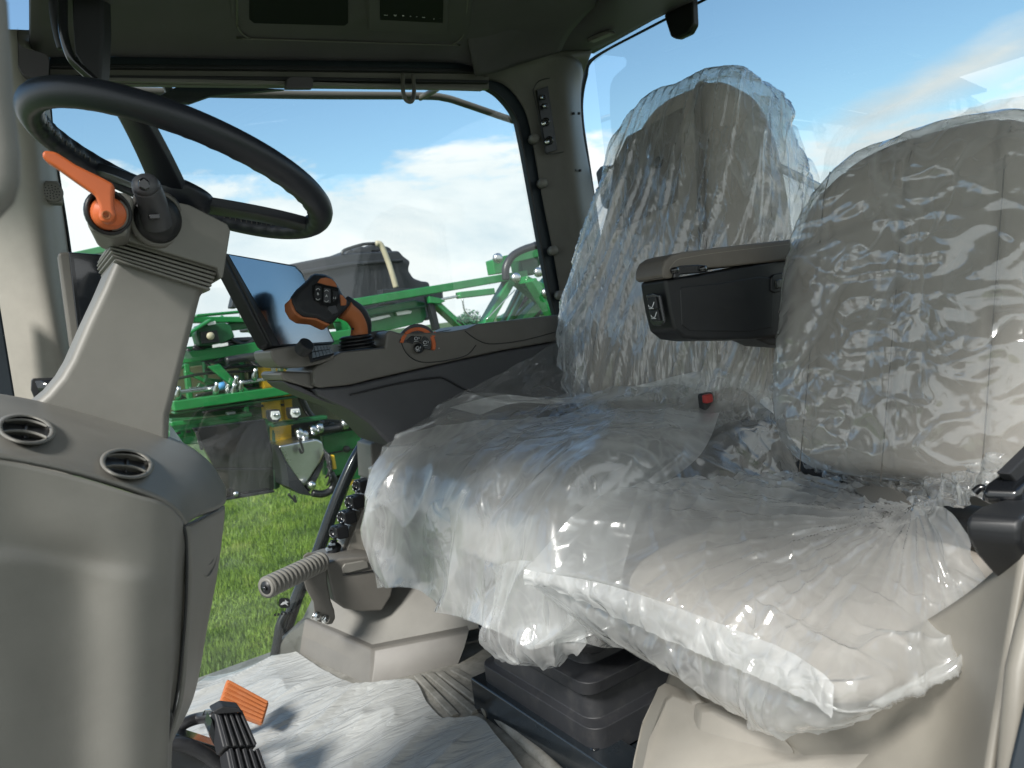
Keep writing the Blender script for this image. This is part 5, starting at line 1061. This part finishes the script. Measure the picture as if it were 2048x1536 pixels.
# tank and tarp behind
plate('tank', [(560, 532), (600, 524), (686, 507), (750, 503), (799, 501), (808, 512), (822, 522), (818, 540), (828, 556), (845, 562), (858, 563), (862, 572), (850, 590), (866, 600), (862, 640), (560, 650)], 'tarp', 5.4, 1.2, .05)
plate('tank_ledge', [(560, 548), (700, 524), (806, 517), (808, 523), (700, 532), (560, 558)], 'tarp', 5.37, .1, .01)
for x, y, w in [(720, 498, 22), (745, 494, 26), (770, 498, 16), (700, 503, 14)]: plate('tarp_fold', [(x-w, y+8), (x-w*.5, y-1), (x, y-7), (x+w*.6, y-4), (x+w, y+3), (x+w*1.2, y+10)], 'tarp', 5.5, .5, .03)
hose('tan_hose', [(752, 487, 5.3), (762, 490, 5.3), (775, 520, 5.3), (785, 550, 5.3), (792, 575, 5.3)], .022, 'hose_tan')
hose('tank_rail', [(684, 508, 5.4), (690, 500, 5.4), (725, 489, 5.4), (750, 487, 5.4)], .012)
# upper chord and right-hand arm cluster
bmx('boom_beam', (680, 611), (1048, 549), 17); bmx('boom_beam', (760, 595), (880, 590), 30, 'tarp', 4.9)
plate('tray', [(688, 628), (830, 600), (850, 604), (854, 632), (846, 645), (728, 672), (700, 660)], 'green', 4.55, .25)
for p in [[(737, 638), (752, 634), (778, 629), (782, 633), (760, 639), (740, 643)], [(792, 624), (812, 620), (824, 622), (822, 627), (795, 631)]]: plate('slot', p, 'lamp', 4.52, .02, .002)
bmx('tray_edge', (690, 640), (852, 612), 4, 'dgreen', 4.52, .04)
bmx('post', (856, 592), (872, 660), 12, 'black', 4.5, .06); bmx('brace', (866, 604), (922, 655), 11, 'green'); bmx('brace', (905, 640), (950, 672), 8, 'green')
bmx('cylinder', (916, 591), (985, 583), 13, 'green', 4.45, .07); bmx('rod', (862, 603), (918, 592), 5, 'steel', 4.46, .03); plate('clevis', [(858, 592), (880, 596), (892, 602), (880, 608), (860, 606)], 'green', 4.44, .05)
bmx('boom_arm', (1024, 552), (958, 668), 16); bmx('boom_arm', (1082, 600), (1015, 672), 17, Y=4.6); bmx('boom_arm', (1045, 560), (1110, 590), 16, Y=4.4); bmx('boom_arm', (1028, 560), (1110, 625), 12, Y=4.55)
bmx('boom_arm', (1110, 540), (1000, 668), 11, Y=4.75); bmx('boom_arm', (1060, 560), (1120, 660), 13, Y=4.3); bmx('boom_arm', (1000, 640), (1120, 560), 9, Y=4.9, mat='dgreen')
plate('bracket_plate', [(985, 520), (1000, 514), (1084, 492), (1090, 510), (1060, 518), (1016, 528), (1014, 545), (990, 548)], 'green', 4.5, .1)
plate('bracket_plate', [(1040, 512), (1075, 505), (1082, 528), (1068, 550), (1046, 545)], 'dgreen', 4.6, .15)
hose('black_hose', [(1012, 560), (1012, 535), (1025, 512), (1050, 498), (1085, 488)], .028, 'hose', 4.4)
hose('thin_line', [(1050, 495, 4.4), (1068, 485, 4.4), (1090, 480, 4.4)], .004); hose('thin_line', [(925, 598), (930, 622), (945, 635)], .006, 'steel', 4.4); hose('thin_line', [(972, 640), (1010, 600), (1030, 580)], .004, 'steel', 4.3)
for x, y in [(1075, 545), (994, 517), (1030, 556), (1090, 586)]:
    b = MB(); b.lathe(at(x, y, 4.25), (0, -1, 0), [(0, .035), (.02, .035), (.03, .02), (.03, .001)], 14); b.build('pin', 'steel', sp)
# left upper machinery
bmx('boom_beam', (120, 520), (235, 494), 14, 'green'); bmx('boom_beam', (380, 640), (700, 640), 12, Y=4.7); bmx('boom_beam', (390, 632), (500, 622), 5); bmx('boom_beam', (340, 672), (560, 640), 16, Y=4.75)
plate('sensor_box', [(393, 668), (398, 650), (450, 645), (462, 652), (470, 674), (440, 690), (400, 692)], 'dgreen', 4.4, .15)
plate('sensor_face', [(400, 664), (434, 660), (440, 684), (404, 687)], 'black', 4.38, .03, .003)
b = MB(); b.lathe(at(421, 672, 4.37), (0, -1, 0), [(0, .022), (.008, .02), (.010, .001)], 16); b.build('sensor_lens', 'hose_tan', sp)
bmx('boom_beam', (350, 718), (700, 668), 22); bmx('boom_beam', (360, 700), (560, 672), 9, 'dgreen', 4.6); bmx('boom_beam', (340, 690), (420, 640), 6, Y=4.4)
for x, y in [(425, 690), (440, 688), (480, 630), (415, 645), (500, 655), (520, 668)]: plate('sticker', [(x, y), (x+16, y-3), (x+17, y+3), (x+1, y+6)], 'lamp', 4.36, .01, .001)
for k in range(9):
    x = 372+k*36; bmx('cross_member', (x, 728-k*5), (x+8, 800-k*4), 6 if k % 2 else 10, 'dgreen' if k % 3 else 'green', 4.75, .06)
hose('black_hose', [(452, 722), (500, 714), (548, 708), (580, 700)], .024, 'hose', 4.35)
bmx('pipe_clamp', (535, 702), (537, 716), 10, 'steel', 4.3, .06)
# yellow upright
bmx('yellow_post', (532, 700), (545, 845), 30, 'yellow', 4.55, .1, bev=.004); bmx('yellow_post', (560, 840), (562, 880), 34, 'yellow', 4.55, .1, bev=.004)
bmx('yellow_post', (566, 700), (574, 850), 16, 'yellow', 4.62, .1, bev=.004)
bmx('steel_strap', (541, 705), (553, 785), 9, 'steel', 4.5, .02, bev=.002); bmx('steel_strap', (448, 742), (456, 790), 9, 'steel', 4.45, .02, bev=.002)
plate('tan_panel', [(490, 708), (535, 704), (552, 760), (500, 770)], 'olive', 4.8, .05)
plate('gusset', [(415, 733), (440, 728), (470, 760), (500, 782), (560, 772), (610, 755), (612, 764), (560, 792), (515, 800), (505, 790), (460, 770)], 'green', 4.42, .03)
bmx('boom_beam', (345, 812), (700, 762), 20, Y=4.4); bmx('boom_beam', (345, 826), (700, 778), 5, 'dgreen', 4.42)
bmx('steel_pipe', (345, 786), (434, 775), 8, 'steel', 4.45, .04); bmx('steel_pipe', (445, 772), (620, 744), 7, 'steel', 4.45, .04)
for x, y in [(435, 774), (540, 757)]:
    b = MB(); b.lathe(at(x, y, 4.42), (1, 0, .1), [(0, .022), (.04, .022)], 12); b.build('blue_coupler', 'blue', sp)
for x, y in [(431, 788), (470, 775), (480, 784), (466, 790), (355, 798), (508, 760), (560, 745), (575, 738)]:
    b = MB(); b.lathe(at(x, y, 4.38), (.2, -.4, 1), [(0, .016), (.03, .018), (.05, .010), (.07, .012)], 10); b.build('nozzle', 'steel', sp)
# lower mass: perforated beams
bmx('boom_beam', (340, 852), (660, 836), 30, 'dgreen', 4.8); bmx('boom_beam', (340, 870), (560, 838), 14, 'green', 4.55); bmx('boom_beam', (340, 848), (500, 828), 9, 'green', 4.5)
for k in range(9): x = 352+k*20; plate('perforation', [(x, 864-k*2.7), (x+9, 863-k*2.7), (x+10, 868-k*2.7), (x+1, 869-k*2.7)], 'black', 4.48, .01, .001)
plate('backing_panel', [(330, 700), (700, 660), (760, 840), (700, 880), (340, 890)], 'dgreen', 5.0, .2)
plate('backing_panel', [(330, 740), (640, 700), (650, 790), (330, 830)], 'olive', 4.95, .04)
# reflective dark panel
plate('mud_flap', [(385, 856), (470, 845), (530, 838), (545, 900), (549, 978), (540, 986), (448, 1002), (440, 960), (420, 920)], 'gloss', 4.35, .04)
bmx('flap_edge', (393, 862), (404, 900), 6, 'black', 4.3, .02); bmx('flap_edge', (450, 998), (548, 982), 5, 'black', 4.3, .03); bmx('flap_seam', (430, 938), (548, 938), 2, 'black', 4.33, .01)
b = MB(); b.lathe(at(472, 988, 4.28), (0, -1, 0), [(0, .016), (.01, .014)], 10); b.build('bolt', 'steel', sp)
plate('frame_leg', [(548, 860), (562, 860), (566, 930), (560, 975), (550, 980)], 'dgreen', 4.5, .05)
# olive tank and green panel at right
plate('solution_tank', [(560, 775), (600, 768), (650, 772), (700, 800), (740, 830), (740, 850), (640, 860), (570, 850)], 'olive', 4.7, .5, .04)
plate('notice_sticker', [(644, 794), (662, 796), (668, 806), (648, 806)], 'lamp', 4.6, .01, .002)
hose('black_hose', [(598, 782), (606, 805), (622, 832), (645, 848)], .022, 'hose', 4.5); hose('grey_hose', [(610, 866), (660, 858), (745, 848)], .028, 'hose', 4.4)
plate('side_panel', [(645, 872), (690, 862), (765, 850), (790, 900), (760, 950), (690, 962), (650, 950)], 'green', 4.5, .05)
bmx('panel_seam', (652, 908), (735, 893), 2.5, 'black', 4.48, .02); bmx('panel_seam', (650, 864), (760, 848), 4, 'dgreen', 4.47, .03)
for x, y in [(654, 915), (692, 898), (660, 850), (695, 842)]:
    b = MB(); b.lathe(at(x, y, 4.45), (0, -1, 0), [(0, .022), (.02, .022), (.03, .012)], 12); b.build('knob', 'black', sp)
for x, y in [(592, 868), (620, 862), (632, 858), (690, 832), (700, 838), (712, 842), (602, 872), (683, 850)]:
    b = MB(); b.lathe(at(x, y, 4.35), (1, -.2, .1), [(0, .03), (.012, .034), (.03, .034), (.042, .026)], 14); b.build('hose_clamp', 'steel', sp)
bmx('mount_bar', (540, 850), (650, 834), 8, 'dgreen', 4.4)
# work lamps
for x, y in [(552, 831), (592, 826)]:
    wl_ = plate('work_lamp', [(x-13, y-10), (x+8, y-12), (x+12, y+4), (x+4, y+14), (x-8, y+13), (x-12, y+4)], 'black', 4.28, .08, .006)
    plate('lens', [(x-9, y-8), (x+7, y-9), (x+10, y+3), (x+3, y+9), (x-6, y+9), (x-10, y+2)], 'lamp', 4.27, .02, .003, par=wl_)
    for q in (-3, 4): 
        b = MB(); b.lathe(at(x+q, y-1, 4.265), (0, -1, 0), [(0, .010), (.004, .008), (.005, .001)], 10); b.build('led', 'steel', wl_)
# stainless hopper
hp = plate('hopper', [(557, 892), (600, 884), (634, 878), (645, 884), (650, 905), (641, 925), (630, 940), (612, 970), (608, 974), (590, 952), (572, 925), (562, 905)], 'steel', 4.25, .3, .01)
plate('hopper_side', [(557, 892), (563, 905), (574, 926), (592, 952), (610, 975), (619, 985), (624, 992), (600, 988), (578, 974), (574, 935), (564, 910)], 'tarp', 4.24, .28, .006, par=hp)
plate('hopper_side', [(645, 884), (652, 908), (646, 935), (632, 965), (620, 985), (612, 972), (632, 940), (643, 922)], 'tarp', 4.26, .28, .006, par=hp)
b = MB(); b.lathe(at(621, 970, 4.2), (0, -1, .1), [(0, .024), (.03, .024), (.05, .014)], 14); b.build('outlet', 'chrome', hp)
hose('clip', [(598, 878), (603, 890), (606, 902), (602, 905), (598, 896)], .007, 'hose', 4.2, par=hp)
hose('drain_hose', [(625, 986, 4.2), (645, 988, 4.2), (662, 980, 4.2), (668, 962, 4.2), (660, 945, 4.2)], .022, 'hose')
for k in range(8): hose('cable', [(648+k*1.5, 900+k*6, 4.2), (656+rng.random()*8, 915+k*6, 4.15), (650+rng.random()*12, 935+k*5, 4.2)], .006, 'hose')
bmx('yellow_valve', (663, 910), (668, 938), 8, 'yellow', 4.2, .04); bmx('yellow_step', (695, 968), (712, 962), 7, 'yellow', 4.4, .05)
plate('small_bracket', [(670, 950), (690, 944), (700, 975), (690, 1000), (672, 985)], 'gloss', 4.5, .1)
hose('hook', [(576, 988, 4.2), (584, 996, 4.2), (592, 1004, 4.2), (588, 990, 4.2)], .006, 'hose')
# random brackets and lines to give the folded frame its clutter
for k in range(26):
    x = 350+rng.random()*200; y = 655+rng.random()*185-(x-350)*.12; w = 6+rng.random()*16
    plate('bracket', [(x, y), (x+w, y-2), (x+w+1, y+4+rng.random()*8), (x+1, y+8)], ['green', 'dgreen', 'black', 'steel'][int(rng.random()*4)], 4.5+rng.random()*.2, .05, .003)
for k in range(9):
    x = 350+rng.random()*60; y = 690+k*17; hose('line', [(x, y), (x+60, y-4-rng.random()*12), (x+130+rng.random()*60, y-16)], .008, 'hose', 4.55)
# wheel-like round at left behind screen
plate('hose_arm', [(462, 615), (470, 580), (480, 590), (476, 616)], 'tarp', 4.9, .1); bmx('boom_beam', (1130, 600), (1200, 640), 30, Y=4.8)

# more of the folded lattice, darker layers behind
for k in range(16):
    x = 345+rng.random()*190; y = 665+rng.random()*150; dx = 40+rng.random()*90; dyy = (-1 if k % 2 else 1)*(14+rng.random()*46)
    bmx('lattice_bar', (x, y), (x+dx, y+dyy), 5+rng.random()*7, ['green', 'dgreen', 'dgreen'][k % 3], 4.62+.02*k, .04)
for k in range(10):
    x = 350+rng.random()*150; y = 660+rng.random()*170; hose('hydraulic_line', [(x, y, 4.5), (x+30, y+8+rng.random()*10, 4.48), (x+70, y-6, 4.5), (x+100+rng.random()*60, y-12, 4.55)], .007+.006*rng.random(), 'hose')
for k in range(7): bmx('arm_strut', (1000+k*14, 655-k*4), (1040+k*12, 575-k*3), 6+(k % 3)*3, ['dgreen', 'green', 'black'][k % 3], 4.65+.05*k, .05)
plate('dark_gap', [(560, 850), (650, 838), (745, 846), (745, 862), (645, 872), (560, 880)], 'black', 4.65, .05)

# repeats of a kind share a group
for o in list(bpy.data.objects):
    if o.parent is None:
        g = {'seat_cover': 'plastic covers on the seats', 'instruction_card': 'printed cards in the cab', 'door_seal': 'rubber door seals'}.get(o.name.split('.')[0])
        if g: o['group'] = g
